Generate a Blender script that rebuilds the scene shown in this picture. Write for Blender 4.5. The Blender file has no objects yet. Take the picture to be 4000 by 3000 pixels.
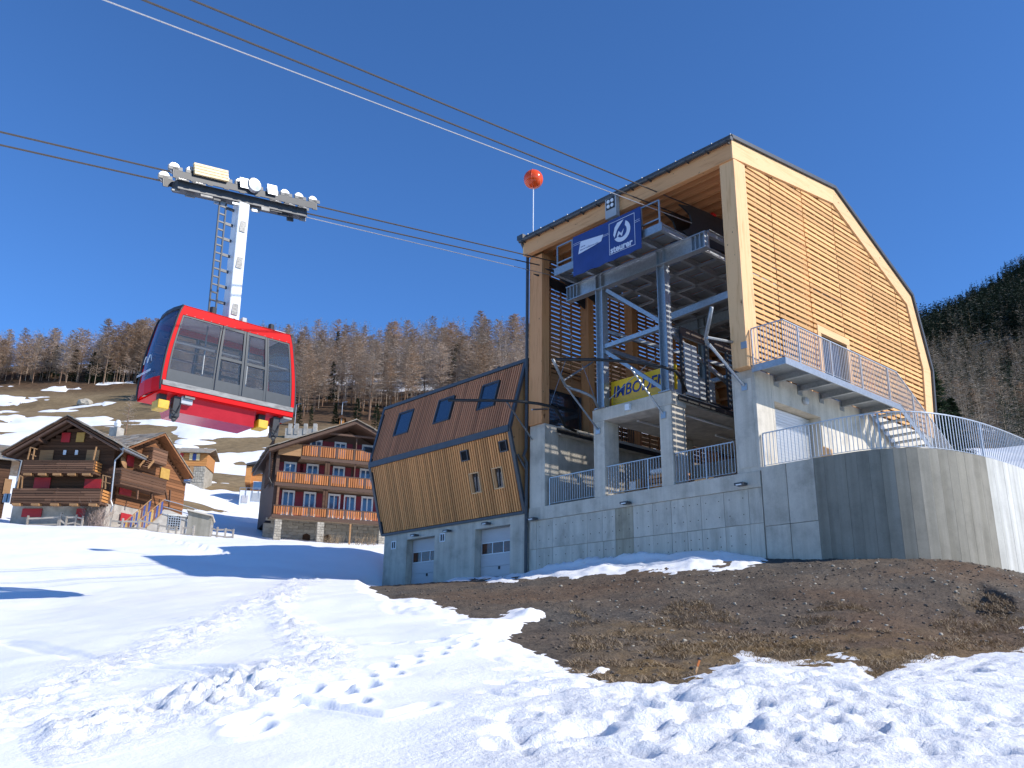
import bpy, bmesh, math, random
import numpy as np
from mathutils import Vector, Matrix
random.seed(7); rng = np.random.default_rng(11)
scene = bpy.context.scene
col = scene.collection
R = math.radians

# ------------------------------------------------------------------ camera
EYE = 1.6
PITCH, ROLL, TH, FPX = R(17.34), R(-0.79), R(48.4), 3440.0
cam_d = bpy.data.cameras.new("camera"); cam = bpy.data.objects.new("camera", cam_d); col.objects.link(cam)
cam_d.sensor_width = 36.0; cam_d.lens = FPX / 4000 * 36.0
cam_d.clip_start = 0.1; cam_d.clip_end = 6000
cam.matrix_world = Matrix.Translation((0, 0, EYE)) @ Matrix.Rotation(PITCH + math.pi / 2, 4, 'X') @ Matrix.Rotation(-ROLL, 4, 'Z')
scene.camera = cam

# ------------------------------------------------------------------ light
e1 = np.array([math.cos(TH), -math.sin(TH), 0.0]); e2 = np.array([math.sin(TH), math.cos(TH), 0.0])
SUN_REL, SUN_EL = R(26.5), R(35.3)
sh = e1 * math.cos(SUN_REL) + e2 * math.sin(SUN_REL)
sun_dir = Vector((sh[0] * math.cos(SUN_EL), sh[1] * math.cos(SUN_EL), math.sin(SUN_EL)))
world = bpy.data.worlds.new("World"); scene.world = world; world.use_nodes = True
wt = world.node_tree; wt.nodes.clear()
w_out = wt.nodes.new("ShaderNodeOutputWorld"); w_bg = wt.nodes.new("ShaderNodeBackground"); w_sky = wt.nodes.new("ShaderNodeTexSky")
w_sky.sky_type = 'NISHITA'; w_sky.sun_disc = False
w_sky.sun_elevation = SUN_EL; w_sky.sun_rotation = math.atan2(sun_dir.x, sun_dir.y)
w_sky.altitude = 1900; w_sky.air_density = 1.0; w_sky.dust_density = 0.0; w_sky.ozone_density = 10.0
w_bg.inputs[1].default_value = 0.14
w_tint = wt.nodes.new("ShaderNodeMix"); w_tint.data_type = 'RGBA'; w_tint.blend_type = 'MULTIPLY'; w_tint.inputs["Factor"].default_value = 1.0; w_tint.inputs["B"].default_value = (0.76, 0.94, 1.03, 1)   # clear mountain air: a little less red
wt.links.new(w_sky.outputs[0], w_tint.inputs["A"]); wt.links.new(w_tint.outputs["Result"], w_bg.inputs[0]); wt.links.new(w_bg.outputs[0], w_out.inputs[0])
sun_l = bpy.data.lights.new("sun", 'SUN'); sun_o = bpy.data.objects.new("sun", sun_l); col.objects.link(sun_o)
sun_l.energy = 3.75; sun_l.angle = R(0.53); sun_l.color = (1.0, 0.955, 0.88)
sun_o.rotation_euler = sun_dir.to_track_quat('Z', 'Y').to_euler(); sun_o.location = (30, -20, 40)
scene.view_settings.view_transform = 'Standard'; scene.view_settings.look = 'None'
scene.view_settings.gamma = 1; scene.view_settings.use_curve_mapping = False
scene.view_settings.exposure = 0.55
scene.cycles.max_bounces = 7; scene.cycles.transparent_max_bounces = 8

# ------------------------------------------------------------------ survey helpers
# the camera was solved from the station's parallel edges; these turn a sighted point into a place on a real plane
cp, sp, cr, sr = math.cos(PITCH), math.sin(PITCH), math.cos(ROLL), math.sin(ROLL)
O3 = np.array([0, 0, EYE])
def ray(x, y):
    X = (x - 2000) / FPX; Z = (1500 - y) / FPX
    u = X * cr + Z * sr; v = -X * sr + Z * cr
    return np.array([u, cp - v * sp, sp + v * cp])
def atY(x, y, Y):
    d = ray(x, y); return O3 + d * (Y / d[1])
def hz(x, y, z):
    d = ray(x, y); return O3 + d * ((z - EYE) / d[2])
C0 = atY(2880, 1840, 26.6)
def on_plane(x, y, n, off):
    d = ray(x, y); t = (off - n @ (O3 - C0)) / (n @ d); return O3 + d * t
def loc(P):
    q = np.asarray(P) - C0; return Vector((q @ e1, q @ e2, P[2]))
def fr(x, y, b=0.0): return loc(on_plane(x, y, e2, b))     # on a plane parallel to the station's front
def sd(x, y, a=0.84): return loc(on_plane(x, y, e1, a))    # on a plane parallel to the station's side
def W(a, b, z):
    q = C0 + a * e1 + b * e2; return Vector((q[0], q[1], z))
def proj(P):
    P = np.asarray(P, float) - O3
    f = P[..., 1] * cp + P[..., 2] * sp; z = -P[..., 1] * sp + P[..., 2] * cp; x = P[..., 0]
    X = x * cr - z * sr; Z = x * sr + z * cr
    return 2000 + FPX * X / f, 1500 - FPX * Z / f

# ------------------------------------------------------------------ materials
def new_mat(name):
    m = bpy.data.materials.new(name); m.use_nodes = True
    nt = m.node_tree; b = nt.nodes["Principled BSDF"]
    return m, nt, b
def _n(nt, t, **kw):
    n = nt.nodes.new(t)
    for k, v in kw.items(): setattr(n, k, v)
    return n
def vec_src(nt, scale, rand=True, world_space=False):
    if world_space:
        g = _n(nt, "ShaderNodeNewGeometry"); v = g.outputs["Position"]
    else:
        tc = _n(nt, "ShaderNodeTexCoord"); v = tc.outputs["Object"]
    if rand:
        oi = _n(nt, "ShaderNodeObjectInfo"); mu = _n(nt, "ShaderNodeMath", operation='MULTIPLY'); mu.inputs[1].default_value = 73.0
        nt.links.new(oi.outputs["Random"], mu.inputs[0])
        ad = _n(nt, "ShaderNodeVectorMath", operation='ADD'); nt.links.new(v, ad.inputs[0]); nt.links.new(mu.outputs[0], ad.inputs[1]); v = ad.outputs[0]
    mp = _n(nt, "ShaderNodeMapping"); mp.inputs["Scale"].default_value = scale
    nt.links.new(v, mp.inputs["Vector"]); return mp.outputs[0]
def noise(nt, v, scale, detail=4, rough=0.6, dist=0.0):
    n = _n(nt, "ShaderNodeTexNoise"); n.inputs["Scale"].default_value = scale; n.inputs["Detail"].default_value = detail
    n.inputs["Roughness"].default_value = rough; n.inputs["Distortion"].default_value = dist
    nt.links.new(v, n.inputs["Vector"]); return n.outputs["Fac"]
def ramp(nt, f, stops):
    r = _n(nt, "ShaderNodeValToRGB"); el = r.color_ramp.elements
    while len(el) < len(stops): el.new(0.5)
    for e, (p, c) in zip(el, stops): e.position = p; e.color = (c[0], c[1], c[2], 1)
    nt.links.new(f, r.inputs[0]); return r.outputs[0]
def mix(nt, a, b, f, mode='MIX'):
    m = _n(nt, "ShaderNodeMix", data_type='RGBA', blend_type=mode)
    for s, v in ((m.inputs["Factor"], f), (m.inputs["A"], a), (m.inputs["B"], b)):
        if hasattr(v, "is_linked"): nt.links.new(v, s)
        elif isinstance(v, (int, float)): s.default_value = v
        else: s.default_value = (v[0], v[1], v[2], 1)
    return m.outputs["Result"]
def bump(nt, b, h, strength, dist=0.02):
    bp = _n(nt, "ShaderNodeBump"); bp.inputs["Strength"].default_value = strength; bp.inputs["Distance"].default_value = dist
    nt.links.new(h, bp.inputs["Height"]); nt.links.new(bp.outputs[0], b.inputs["Normal"])
def rand_gain(nt, c, amt):
    oi = _n(nt, "ShaderNodeObjectInfo"); mr = _n(nt, "ShaderNodeMapRange")
    mr.inputs["To Min"].default_value = 1 - amt; mr.inputs["To Max"].default_value = 1 + amt
    nt.links.new(oi.outputs["Random"], mr.inputs["Value"])
    cb = _n(nt, "ShaderNodeCombineColor")
    for i in range(3): nt.links.new(mr.outputs[0], cb.inputs[i])
    return mix(nt, c, cb.outputs[0], 1.0, 'MULTIPLY')
def mat(name, c1, c2=None, scale=(1, 1, 1), ns=3.0, rough=0.7, metal=0.0, rand=0.0, bmp=0.0, detail=5, lo=0.35, hi=0.65, spec=None, c3=None, bdist=0.02):
    m, nt, b = new_mat(name)
    c2 = c2 or tuple(x * 0.8 for x in c1)
    v = vec_src(nt, scale); f = noise(nt, v, ns, detail)
    c = ramp(nt, f, [(lo, c1), (hi, c2)])
    if c3:
        v2 = vec_src(nt, tuple(s * 0.23 for s in scale)); f2 = noise(nt, v2, ns, 3)
        f2 = ramp(nt, f2, [(0.48, (0, 0, 0)), (0.66, (1, 1, 1))]); c = mix(nt, c, c3, f2)
    if rand: c = rand_gain(nt, c, rand)
    nt.links.new(c, b.inputs["Base Color"]); b.inputs["Roughness"].default_value = rough; b.inputs["Metallic"].default_value = metal
    if spec is not None: b.inputs["Specular IOR Level"].default_value = spec
    if bmp: bump(nt, b, f, bmp, bdist)
    return m
def wood(name, light, dark, along='X', rand=0.12, rough=0.65, ns=9.0, bmp=0.15):
    s = {'X': (0.08, 1, 1), 'Y': (1, 0.08, 1), 'Z': (1, 1, 0.08)}[along]
    m, nt, b = new_mat(name)
    v = vec_src(nt, s); f = noise(nt, v, ns, 6, 0.65, 0.4)
    c = ramp(nt, f, [(0.3, dark), (0.5, light), (0.72, tuple(l * 0.82 + d * 0.18 for l, d in zip(light, dark)))])
    kn = noise(nt, vec_src(nt, tuple(0.5 + 0.5 * q for q in s)), 7.0, 2)
    k = ramp(nt, kn, [(0.70, (0, 0, 0)), (0.76, (1, 1, 1))]); c = mix(nt, c, tuple(0.35 * q for q in dark), k)
    if rand: c = rand_gain(nt, c, rand)
    nt.links.new(c, b.inputs["Base Color"]); b.inputs["Roughness"].default_value = rough; b.inputs["Specular IOR Level"].default_value = 0.3
    bump(nt, b, f, bmp, 0.01); return m
def concrete(name, c, dark=0.72, streak=0.5, tint=(0.9, 0.87, 0.78), boards=False):
    m, nt, b = new_mat(name)
    v = vec_src(nt, (1, 1, 1)); f1 = noise(nt, v, 1.3, 6, 0.62); f2 = noise(nt, v, 26.0, 4)
    v2 = vec_src(nt, (2.2, 2.2, 0.12)); f3 = noise(nt, v2, 1.6, 5, 0.6)
    col1 = ramp(nt, f1, [(0.3, tuple(x * dark for x in c)), (0.5, c), (0.75, tuple(min(1, x * 1.12) for x in c))])
    st = ramp(nt, f3, [(0.40, (dark, dark * 0.99, dark * 0.95)), (0.58, (1, 1, 1))])
    col2 = mix(nt, col1, st, streak, 'MULTIPLY')
    sp_ = ramp(nt, f2, [(0.35, (0.9, 0.9, 0.9)), (0.6, (1, 1, 1))]); col3 = mix(nt, col2, sp_, 0.7, 'MULTIPLY')
    col3 = rand_gain(nt, col3, 0.06)
    if boards:
        wv = vec_src(nt, (5.0, 5.0, 0.02)); bf = noise(nt, wv, 1.0, 1)
        bs = ramp(nt, bf, [(0.35, (0.84, 0.84, 0.82)), (0.65, (1.05, 1.05, 1.05))]); col3 = mix(nt, col3, bs, 0.8, 'MULTIPLY')
    nt.links.new(col3, b.inputs["Base Color"]); b.inputs["Roughness"].default_value = 0.85; b.inputs["Specular IOR Level"].default_value = 0.25
    bump(nt, b, f2, 0.2, 0.006); return m
def glass(name, tint=(0.35, 0.42, 0.5), alpha=0.25, rough=0.03):
    m, nt, b = new_mat(name)
    b.inputs["Base Color"].default_value = (*tint, 1); b.inputs["Roughness"].default_value = rough
    b.inputs["Alpha"].default_value = alpha; b.inputs["Specular IOR Level"].default_value = 0.8
    return m
M = {}
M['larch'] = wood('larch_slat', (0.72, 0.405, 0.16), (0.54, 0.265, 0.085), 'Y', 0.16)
M['larch_x'] = wood('larch_beam_x', (0.72, 0.37, 0.165), (0.55, 0.25, 0.095), 'X', 0.06)  # shade of the front-facing beams put into a darker, redder larch
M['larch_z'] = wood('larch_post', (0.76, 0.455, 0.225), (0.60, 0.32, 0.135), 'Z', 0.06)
M['larch_d'] = wood('larch_post_shaded', (0.64, 0.305, 0.13), (0.48, 0.20, 0.075), 'Z', 0.06)  # same larch as the right post, its shade put into the colour
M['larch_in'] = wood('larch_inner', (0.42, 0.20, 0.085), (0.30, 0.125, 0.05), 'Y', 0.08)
M['larch_rim'] = wood('larch_rim', (0.76, 0.47, 0.235), (0.62, 0.36, 0.155), 'Y', 0.05)
M['batten_lo'] = wood('batten_light', (0.82, 0.365, 0.125), (0.54, 0.185, 0.05), 'Z', 0.25)
M['batten_up'] = wood('batten_brown', (0.55, 0.225, 0.105), (0.37, 0.13, 0.058), 'Z', 0.22)
M['ply'] = wood('timber_sheathing', (0.50, 0.25, 0.10), (0.38, 0.18, 0.07), 'Z', 0.03)
M['conc'] = concrete('concrete_light', (0.60, 0.545, 0.46))
M['conc_s'] = concrete('concrete_stained', (0.47, 0.41, 0.31), 0.7, 0.8)
M['conc_w'] = concrete('concrete_dark', (0.29, 0.27, 0.225), 0.8, 0.6, boards=True)  # darker board-marked concrete of the wall's curve and the shed
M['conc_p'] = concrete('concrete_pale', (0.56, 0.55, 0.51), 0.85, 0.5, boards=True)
M['galv'] = mat('galvanised_steel', (0.42, 0.44, 0.46), (0.32, 0.34, 0.36), ns=14, rough=0.42, metal=0.75, rand=0.08)
M['galv_d'] = mat('galvanised_steel_dull', (0.34, 0.36, 0.38), (0.26, 0.28, 0.29), ns=9, rough=0.55, metal=0.6, rand=0.1)
M['rail'] = mat('galvanised_rail', (0.52, 0.54, 0.56), (0.43, 0.45, 0.47), ns=20, rough=0.4, metal=0.55)
M['dark'] = mat('dark_metal', (0.028, 0.030, 0.034), (0.02, 0.021, 0.024), ns=8, rough=0.5)
M['anth'] = mat('anthracite_sheet', (0.055, 0.06, 0.068), (0.042, 0.046, 0.052), ns=5, rough=0.45)
M['black'] = mat('black_rubber', (0.012, 0.012, 0.013), (0.018, 0.018, 0.018), rough=0.55)
M['void'] = mat('dark_interior', (0.02, 0.019, 0.018), rough=0.9)
M['white'] = mat('white_paint', (0.78, 0.79, 0.80), (0.72, 0.73, 0.74), ns=6, rough=0.35)
M['grey'] = mat('grey_panel', (0.40, 0.42, 0.44), (0.36, 0.38, 0.40), ns=4, rough=0.4)
M['door_gr'] = mat('sectional_door_paint', (0.50, 0.49, 0.50), (0.46, 0.45, 0.46), ns=3, rough=0.5)
M['shut'] = mat('shutter_aluminium', (0.60, 0.61, 0.62), (0.52, 0.53, 0.54), ns=6, rough=0.4, metal=0.5)
M['pane'] = glass('window_pane', (0.03, 0.06, 0.11), 0.92, 0.04)
M['pane_d'] = glass('window_dark', (0.02, 0.025, 0.03), 0.9, 0.05)
M['orange'] = mat('orange_gloss', (0.80, 0.085, 0.012), (0.72, 0.07, 0.01), ns=5, rough=0.18)
M['sign_b'] = mat('banner_blue', (0.018, 0.045, 0.20), (0.014, 0.036, 0.165), ns=2, rough=0.5)
M['sign_w'] = mat('banner_white', (0.62, 0.66, 0.76), (0.58, 0.62, 0.72), ns=6, rough=0.6)
M['sign_y'] = mat('sign_yellow', (0.86, 0.52, 0.008), (0.80, 0.47, 0.006), ns=3, rough=0.5)
M['sign_i'] = mat('sign_lettering_blue', (0.02, 0.045, 0.22), rough=0.5)
M['rust'] = mat('reddish_glass', (.14, .045, .022), (.04, .025, .02), ns=2.2, rough=.12)
M['cream'] = mat('cream_paint', (0.78, 0.62, 0.36), (0.66, 0.47, 0.22), ns=8, rough=0.5)

# ------------------------------------------------------------------ mesh helpers
class MB:
    def __init__(s): s.v = []; s.f = []
    def add(s, vs, fs):
        o = len(s.v); s.v += [tuple(v) for v in vs]; s.f += [tuple(i + o for i in f) for f in fs]; return s
    def box(s, x0, x1, y0, y1, z0, z1):
        vs = [(x, y, z) for z in (z0, z1) for y in (y0, y1) for x in (x0, x1)]
        return s.add(vs, [(0, 2, 3, 1), (4, 5, 7, 6), (0, 1, 5, 4), (2, 6, 7, 3), (0, 4, 6, 2), (1, 3, 7, 5)])
    def bar(s, p, q, w, h=None, up=(0, 0, 1)):
        p, q = Vector(p), Vector(q); h = h or w; d = (q - p).normalized(); u = Vector(up)
        if abs(d.dot(u)) > 0.98: u = Vector((0, 1, 0)) if abs(d.y) < 0.9 else Vector((1, 0, 0))
        a = d.cross(u).normalized() * (w / 2); b = a.cross(d).normalized() * (h / 2)
        vs = [p - a - b, p + a - b, p + a + b, p - a + b, q - a - b, q + a - b, q + a + b, q - a + b]
        return s.add(vs, [(0, 3, 2, 1), (4, 5, 6, 7), (0, 1, 5, 4), (1, 2, 6, 5), (2, 3, 7, 6), (3, 0, 4, 7)])
    def tube(s, pts, r, n=8, r2=None, cap=True):
        pts = [Vector(p) for p in pts]; o = len(s.v); N = len(pts); prev = None
        for i, p in enumerate(pts):
            d = (pts[min(i + 1, N - 1)] - pts[max(i - 1, 0)]).normalized()
            if prev is None:
                u = Vector((0, 0, 1)) if abs(d.z) < 0.9 else Vector((1, 0, 0)); a = d.cross(u).normalized()
            else: a = (prev - d * prev.dot(d)).normalized()
            prev = a; b = d.cross(a); rr = r if r2 is None else r + (r2 - r) * i / (N - 1)
            for k in range(n):
                t = 2 * math.pi * k / n; s.v.append(tuple(p + (a * math.cos(t) + b * math.sin(t)) * rr))
        for i in range(N - 1):
            for k in range(n):
                k2 = (k + 1) % n; s.f.append((o + i * n + k, o + i * n + k2, o + (i + 1) * n + k2, o + (i + 1) * n + k))
        if cap:
            s.f.append(tuple(o + k for k in range(n - 1, -1, -1))); s.f.append(tuple(o + (N - 1) * n + k for k in range(n)))
        return s
    def prism(s, poly, ext):      # poly: 3-D points of one face, ext: extrusion vector
        n = len(poly); e = Vector(ext); vs = [Vector(p) for p in poly] + [Vector(p) + e for p in poly]
        fs = [tuple(range(n - 1, -1, -1)), tuple(range(n, 2 * n))] + [(i, (i + 1) % n, n + (i + 1) % n, n + i) for i in range(n)]
        return s.add(vs, fs)
    def ibeam(s, p, q, w, h, t=0.025, up=(0, 0, 1)):
        p, q, u = Vector(p), Vector(q), Vector(up); d = (q - p).normalized()
        sd_ = d.cross(u).normalized(); u = sd_.cross(d).normalized()
        s.bar(p + u * (h / 2 - t / 2), q + u * (h / 2 - t / 2), w, t, u); s.bar(p - u * (h / 2 - t / 2), q - u * (h / 2 - t / 2), w, t, u)
        return s.bar(p, q, t, h - 2 * t, u)
    def lathe(s, prof, c=(0, 0, 0), n=16, axis='Z'):
        o = len(s.v); c = Vector(c)
        for r, z in prof:
            for k in range(n):
                t = 2 * math.pi * k / n; x, y = r * math.cos(t), r * math.sin(t)
                v = {'Z': (x, y, z), 'X': (z, x, y), 'Y': (x, z, y)}[axis]; s.v.append(tuple(c + Vector(v)))
        for i in range(len(prof) - 1):
            for k in range(n):
                k2 = (k + 1) % n; s.f.append((o + i * n + k, o + i * n + k2, o + (i + 1) * n + k2, o + (i + 1) * n + k))
        s.f.append(tuple(o + k for k in range(n - 1, -1, -1))); s.f.append(tuple(o + (len(prof) - 1) * n + k for k in range(n)))
        return s
    def mesh(s, name, m, smooth=False):
        me = bpy.data.meshes.new(name); me.from_pydata(s.v, [], s.f); me.update()
        bm = bmesh.new(); bm.from_mesh(me); bmesh.ops.recalc_face_normals(bm, faces=bm.faces); bm.to_mesh(me); bm.free()
        if m: me.materials.append(m)
        if smooth: me.polygons.foreach_set("use_smooth", [True] * len(me.polygons))
        return me
    def build(s, name, m, parent=None, smooth=False, bevel=0.0):
        o = bpy.data.objects.new(name, s.mesh(name, m, smooth)); col.objects.link(o)
        par(o, parent)
        if bevel:
            bv = o.modifiers.new("bevel", 'BEVEL'); bv.width = bevel; bv.segments = 2; bv.limit_method = 'ANGLE'; bv.angle_limit = R(40)
        return o
OFF = {}
def par(o, parent):
    if parent is None: return
    o.parent = parent
    if parent.name in OFF: o.matrix_parent_inverse = OFF[parent.name]
def empty(name, loc_=(0, 0, 0), rz=0.0):
    o = bpy.data.objects.new(name, None); col.objects.link(o); o.location = loc_; o.rotation_euler = (0, 0, rz); o.empty_display_size = 0.3; return o
def tag(o, label=None, cat=None, group=None, kind=None):
    if label: o['label'] = label
    if cat: o['category'] = cat
    if group: o['group'] = group
    if kind: o['kind'] = kind
    return o
def inst(name, me, parent=None, loc_=(0, 0, 0), rot=(0, 0, 0), sc=(1, 1, 1)):
    o = bpy.data.objects.new(name, me); col.objects.link(o)
    par(o, parent)
    o.location = loc_; o.rotation_euler = rot; o.scale = sc; return o
UNIT = {}
def unit_box(m):
    if m.name not in UNIT: UNIT[m.name] = MB().box(-.5, .5, -.5, .5, -.5, .5).mesh(m.name + '_piece', m)
    return UNIT[m.name]
def piece(name, m, parent, x0, x1, y0, y1, z0, z1, rot=(0, 0, 0)):   # a box piece that shares one unit mesh per material
    return inst(name, unit_box(m), parent, ((x0 + x1) / 2, (y0 + y1) / 2, (z0 + z1) / 2), rot, (x1 - x0, y1 - y0, z1 - z0))
def np_mesh(name, V, F, m, smooth=False):
    me = bpy.data.meshes.new(name); V = np.asarray(V, np.float32); F = np.asarray(F, np.int32); k = F.shape[1]
    me.vertices.add(len(V)); me.vertices.foreach_set("co", V.ravel())
    me.loops.add(F.size); me.loops.foreach_set("vertex_index", F.ravel())
    me.polygons.add(len(F)); me.polygons.foreach_set("loop_start", np.arange(0, F.size, k, dtype=np.int32))
    if smooth: me.polygons.foreach_set("use_smooth", np.ones(len(F), bool))
    me.update(calc_edges=True); me.validate()
    if m: me.materials.append(m)
    return me
def text_mesh(txt, size, m, shear=0.0, depth=0.004, bold=0.0, sx=1.0, align='LEFT'):
    cu = bpy.data.curves.new("lettering", 'FONT'); cu.body = txt; cu.size = size; cu.extrude = depth; cu.offset = bold; cu.shear = shear
    cu.align_x = align; cu.resolution_u = 3
    o = bpy.data.objects.new("lettering", cu); col.objects.link(o)
    dg = bpy.context.evaluated_depsgraph_get(); me = bpy.data.meshes.new_from_object(o.evaluated_get(dg))
    bpy.data.objects.remove(o); me.materials.clear(); me.materials.append(m); return me
# ------------------------------------------------------------------ terrain
def _hash(ix, iy, seed):
    h = (ix.astype(np.int64) * 374761393 + iy.astype(np.int64) * 668265263 + seed * 974711) & 0x7fffffff
    h = ((h ^ (h >> 13)) * 1274126177) & 0x7fffffff
    return ((h ^ (h >> 16)) & 0xffff) / 65535.0
def vnoise(x, y, seed=0):
    ix = np.floor(x); iy = np.floor(y); fx = x - ix; fy = y - iy; fx = fx * fx * (3 - 2 * fx); fy = fy * fy * (3 - 2 * fy)
    a = _hash(ix, iy, seed); b = _hash(ix + 1, iy, seed); c = _hash(ix, iy + 1, seed); d = _hash(ix + 1, iy + 1, seed)
    return (a * (1 - fx) + b * fx) * (1 - fy) + (c * (1 - fx) + d * fx) * fy - 0.5
def fbm(x, y, f, octv=4, seed=0, gain=0.5):
    s = np.zeros_like(x); a = 1.0
    for i in range(octv): s += a * vnoise(x * f + 17.3 * i, y * f - 9.1 * i, seed + i); f *= 2.03; a *= gain
    return s
def smooth(a, b, x): t = np.clip((x - a) / (b - a), 0, 1); return t * t * (3 - 2 * t)

CP = [(0, 0, 0), (-6, 0, -.2), (7, 0, .2), (-4, -5, -.7), (4, -5, -.5), (0, 5, .62), (-6, 6, .6), (7, 6, .9), (-30, 0, -1), (30, 0, 1.5), (30, 12, 3.2)]
def cpx(x, y, Y): CP.append(tuple(atY(x, y, Y)))
for q in [(2500, 2640, 10.8), (1500, 2600, 12.0), (400, 2640, 11.5), (2900, 2490, 15.0), (3300, 2600, 11.5), (4000, 2520, 14.5), (2100, 2400, 18.5), (1500, 2330, 23.0),
          (3400, 2290, 19.5), (3900, 2300, 19.5), (2700, 2290, 21.0), (150, 2395, 24.5), (800, 2330, 25.5),
          (410, 2145, 42.0), (1000, 2276, 31.5), (1480, 2276, 35.5), (900, 2212, 38), (1480, 2198, 43), (0, 2045, 52), (450, 2065, 52), (1000, 2112, 50), (1480, 2146, 49), (1800, 2150, 49),
          (200, 2062, 64), (700, 2085, 64), (1250, 2134, 66), (1700, 2136, 68), (1000, 2030, 84), (700, 1960, 84), (850, 1900, 100), (300, 1850, 108), (300, 1700, 145), (900, 1760, 130),
          (1300, 1790, 125), (300, 1505, 212), (-200, 1530, 212), (650, 1500, 215), (900, 1620, 165), (1250, 1640, 155), (1550, 1650, 155), (1150, 1480, 235), (1550, 1420, 250),
          (0, 1440, 262), (600, 1410, 275), (1200, 1375, 310), (1900, 1400, 320), (2500, 1450, 330), (-900, 1500, 262), (2100, 2050, 66), (2500, 2000, 70), (3000, 1950, 60), (3650, 1900, 48), (4100, 1980, 44),
          (3800, 1700, 150), (4100, 1660, 170), (3300, 1650, 150), (3700, 1460, 430), (4100, 1420, 450), (3650, 1312, 760), (3800, 1195, 800), (4000, 1045, 850), (4400, 860, 900), (3300, 1400, 720), (4400, 1400, 450), (3560, 1420, 1100), (3700, 1430, 1100), (3850, 1370, 1100), (4000, 1240, 1150), (4400, 1050, 1200)]: cpx(*q)
for X, Y, z in [(-300, 480, 80), (0, 520, 90), (350, 520, 90), (-900, 900, 80), (150, 900, 160)]: CP.append((X, Y, z))
for a, b, z in [(-9.4, 0, 4.72), (-14.5, 0, 4.80), (-19.3, 0, 4.93), (-5, 0, 4.78), (-1, 0, 4.66), (1.5, 0, 4.42), (-12, 9, 6.0), (-3, 9, 5.6), (4.53, .22, 4.3), (5.44, 1.13, 4.22), (6.03, 3.2, 4.15), (6.18, 5.6, 4.1), (6.3, 12, 4.6), (-20.5, 3, 5.35)]:
    CP.append(tuple(W(a, b, z)))
CPa = np.array(CP)
def _uw(X, Y): return np.stack([2.2 * X / (Y + 8), np.log(Y + 8)], -1)
_c = _uw(CPa[:, 0], CPa[:, 1]); _t = (CPa[:, 2] - EYE) / (CPa[:, 1] + 8)
def _phi(d2): return 0.5 * d2 * np.log(d2 + 1e-9)
_n_ = len(_c); _A = np.zeros((_n_ + 3, _n_ + 3))
_A[:_n_, :_n_] = _phi(((_c[:, None] - _c[None]) ** 2).sum(-1)) + np.eye(_n_) * 2e-4
_A[:_n_, _n_] = 1; _A[:_n_, _n_ + 1:] = _c; _A[_n_:, :_n_] = _A[:_n_, _n_:].T
_w = np.linalg.solve(_A, np.append(_t, [0, 0, 0]))
def base_h(X, Y):
    X = np.asarray(X, float); Y = np.asarray(Y, float); sh_ = X.shape; q = _uw(X.ravel(), Y.ravel()); out = np.empty(len(q))
    for i in range(0, len(q), 60000):
        p = q[i:i + 60000]; d2 = ((p[:, None] - _c[None]) ** 2).sum(-1); out[i:i + 60000] = _phi(d2) @ _w[:_n_] + _w[_n_] + p @ _w[_n_ + 1:]
    z = EYE + out.reshape(sh_) * (Y + 8)
    return z
def ground_pt(x, y, Y0=4.0, Y1=900.0):
    d = ray(x, y); Ys = np.geomspace(Y0, Y1, 700); X = d[0] / d[1] * Ys; zr = EYE + d[2] / d[1] * Ys; h = base_h(X, Ys)
    k = np.argmax(h >= zr)
    if k == 0: return None
    a0 = zr[k - 1] - h[k - 1]; a1 = zr[k] - h[k]; t = a0 / (a0 - a1); Yh = Ys[k - 1] + t * (Ys[k] - Ys[k - 1])
    return np.array([d[0] / d[1] * Yh, Yh, EYE + d[2] / d[1] * Yh])
def gz(X, Y): return float(base_h(np.array([X]), np.array([Y]))[0])

us = np.concatenate([-np.geomspace(0.66, 7, 26)[::-1][:-1], np.linspace(-0.66, 0.70, 600), np.geomspace(0.70, 7, 26)[1:]])
Yr = np.concatenate([np.linspace(-6.5, 4.6, 24)[:-1], np.geomspace(4.6, 13, 230)[:-1], np.geomspace(13, 30, 150)[:-1], np.geomspace(30, 70, 90)[:-1], np.geomspace(70, 340, 120)[:-1], np.geomspace(340, 1500, 110)])
GU, GY = np.meshgrid(us, Yr); GX = GU * (GY + 8)
H = base_h(GX, GY)
PX, PY = proj(np.stack([GX, np.maximum(GY, 0.5), H], -1))
def poly_sdf(px, py, poly):
    P = np.array(poly, float); Q = np.roll(P, -1, 0); d = np.full(px.shape, 1e18); ins = np.zeros(px.shape, bool)
    for (x0, y0), (x1, y1) in zip(P, Q):
        ex, ey = x1 - x0, y1 - y0; t = np.clip(((px - x0) * ex + (py - y0) * ey) / (ex * ex + ey * ey + 1e-9), 0, 1)
        d = np.minimum(d, (px - x0 - t * ex) ** 2 + (py - y0 - t * ey) ** 2)
        c = ((y0 > py) != (y1 > py)); ins ^= c & (px < (x1 - x0) * (py - y0) / (y1 - y0 + 1e-12) + x0)
    return np.where(ins, -1, 1) * np.sqrt(d)
def seg_dist(px, py, pts):
    d = np.full(px.shape, 1e18); P = np.array(pts, float)
    for (x0, y0), (x1, y1) in zip(P[:-1], P[1:]):
        ex, ey = x1 - x0, y1 - y0; t = np.clip(((px - x0) * ex + (py - y0) * ey) / (ex * ex + ey * ey + 1e-9), 0, 1)
        d = np.minimum(d, (px - x0 - t * ex) ** 2 + (py - y0 - t * ey) ** 2)
    return np.sqrt(d)
near = GY < 75
def clearing(x, y): return fbm(x, y * 0.45, 0.020, 4, 91, 0.6) - 0.13
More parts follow.
